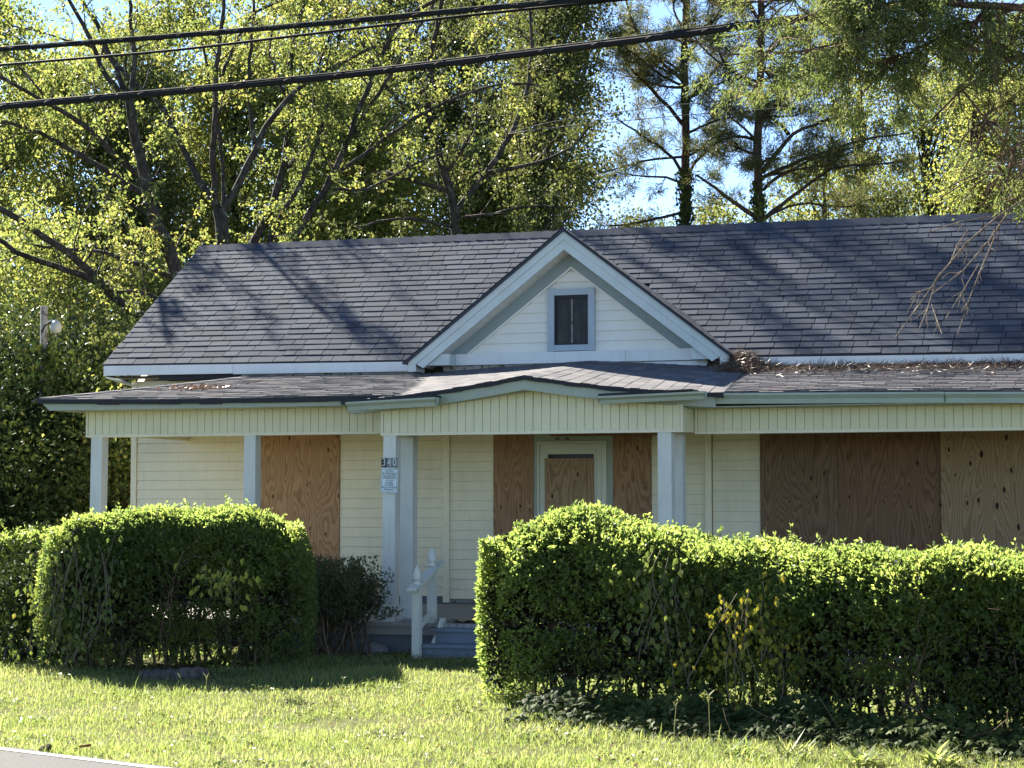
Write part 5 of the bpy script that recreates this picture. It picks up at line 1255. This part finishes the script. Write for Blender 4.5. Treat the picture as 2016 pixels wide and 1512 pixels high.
# ---------------------------------------------------------------- juniper overhead at the right, its trunk out of the frame
def juniper():
    t = 11.7; b = at(2320, 1000, 12.6); b[2] = float(ground(b[0], b[1])); th = thing('juniper_tree', tuple(b), 'juniper whose shaggy boughs hang into the upper right corner', 'juniper'); wood, fol = Geo(), Geo()
    T = smooth(resample([b, at(2330, 500, 12.6), at(2320, 60, 12.6), at(2310, -500, 12.6)], .3), 2); wood.tube(T, np.linspace(.2, .09, len(T)), 10)
    limbs = [([(2320, -10), (2150, 20), (2016, 14), (1930, 16), (1860, 8), (1780, -10), (1650, -20), (1560, 0)], 22, 0, 1), ([(2320, 60), (2150, 60), (2016, 95), (1989, 106), (1939, 119), (1897, 148), (1870, 190), (1847, 235), (1817, 254)], 11, 0, .25),
        ([(2016, 12), (1934, 42), (1880, 45), (1839, 50), (1799, 77), (1765, 106), (1733, 130), (1712, 159), (1683, 198)], 10, .3, .7), ([(1934, 20), (1936, 60), (1939, 106), (1950, 148), (1974, 206)], 6, -.2, .15),
        ([(2320, 100), (2100, 110), (2016, 138), (1989, 172), (1974, 206), (1955, 259), (1921, 307), (1890, 340)], 8, .2, .12), ([(1891, 170), (1910, 200), (1950, 267), (1966, 291), (2003, 323), (2060, 350)], 5, 0, .1),
        ([(1839, 50), (1760, 45), (1690, 70), (1620, 98), (1540, 122), (1480, 128), (1420, 112), (1350, 78)], 7, -.3, .8), ([(1700, -15), (1620, 20), (1560, 40), (1520, 60)], 7, .2, 1.2), ([(1690, 62), (1640, 110), (1600, 140), (1560, 160), (1500, 200), (1460, 210)], 5, .3, .8),
        ([(1765, 106), (1700, 130), (1650, 160), (1630, 200), (1610, 230)], 4, .2, .8), ([(2320, 40), (2100, 30), (1980, 60), (1900, 70), (1840, 90), (1780, 140), (1740, 190)], 7, .5, .6), ([(2320, 140), (2150, 190), (2050, 230), (1980, 330), (1900, 360), (1850, 380)], 6, 0, .08), ([(1560, 0), (1500, 5), (1440, 10), (1400, 5)], 5, .2, .5), ([(2016, -40), (1900, -40), (1750, -50), (1600, -50), (1500, -40)], 8, .4, 1.2), ([(2060, 300), (1990, 300), (1930, 330), (1880, 390), (1830, 400)], 4, .3, .08), ([(2080, 380), (2000, 370), (1950, 400)], 4, .3, .08)]
    SP, SD, GP, GD = [], [], [], []
    for pts, w, dt, green in limbs:
        P, r = px_limb(pts, t, t + dt, w, max(2.2, w * .3), .02); wood.tube(P, r, 6); seg = np.linalg.norm(np.diff(P, axis=0), axis=1).sum()
        for _ in range(int(seg * 27)):
            q = rng.uniform(.08, 1); i = int(q * (len(P) - 2)); d = unit(unit(P[i + 1] - P[i]) * .7 + rdir(1)[0] * np.array([1, 1, .8]) + np.array([0, 0, -.25])); B = curve(P[i], d, rng.uniform(.15, .55), 6, .35, -.07); wood.tube(B, np.linspace(.005, .0018, 6), 3)
            for _k in range(2):
                j = rng.integers(1, 5); B2 = curve(B[j], rdir(1)[0] + np.array([0, 0, -.3]), rng.uniform(.08, .25), 4, .4, -.08); wood.tube(B2, np.linspace(.0025, .0012, 4), 3)
                if rng.random() < green * .8: SP.append(B2[2:]); SD.append(unit(B2[2:] - B2[1:-1]))
            if rng.random() < green * .9: SP.append(B[4:]); SD.append(unit(B[4:] - B[3:-1]))
    SP, SD = np.vstack(SP), np.vstack(SD)
    # sprays: little tufts of scale-leaf twiglets in drooping clumps
    m = 44; n = len(SP) * m; P = np.repeat(SP, m, 0) + rng.normal(size=(n, 3)) * .026; D = unit(np.repeat(SD, m, 0) * .7 + rdir(n) * .8 + np.array([0, 0, -.25])); leaves(fol, P, D, rdir(n), rng.uniform(.018, .045, n), .009, .1)
    part('trunk', wood, BK_cedar, th, smooth=True); part('foliage', fol, LM_juni, th, kind='stuff')
    dead = thing('dead_branch', tuple(at(1985, 415, 13.4)), 'bare dead branch dangling in front of the right part of the roof', 'branch'); g = Geo()
    for pts, w in (([(2100, 340), (2040, 380), (1990, 410), (1950, 428), (1906, 452), (1889, 497), (1851, 528), (1840, 563), (1830, 594), (1795, 626), (1762, 667)], 5.5), ([(1990, 410), (1983, 417), (1958, 469), (1927, 521), (1892, 553), (1862, 566), (1835, 580)], 5), ([(1958, 469), (1920, 539), (1910, 580), (1903, 622), (1885, 657)], 4), ([(1840, 563), (1833, 610), (1822, 645), (1810, 650)], 3), ([(1840, 565), (1815, 570), (1795, 568), (1788, 585), (1792, 590)], 3), ([(1927, 521), (1905, 565), (1880, 600), (1862, 627)], 3), ([(1835, 600), (1845, 640), (1855, 657)], 2.5), ([(1906, 452), (1880, 465), (1870, 520)], 2.5), ([(1950, 428), (1900, 425), (1860, 430), (1835, 455)], 3)):
        P, r = px_limb(pts, 13.4, 13.1, w, 2.2, .006); g.tube(P, r, 6)
        for _ in range(int(len(P) * 1.6)):
            i = rng.integers(1, len(P) - 1); B = curve(P[i], unit(P[i + 1 if i + 1 < len(P) else i] - P[i - 1]) * .8 + rdir(1)[0] * .8 + np.array([0, 0, -.35]), rng.uniform(.06, .2), 6, .5, -.06); g.tube(B, np.linspace(.0035, .0014, 6), 4)
    part('twigs', g, BK_twig, dead, smooth=True)
juniper()
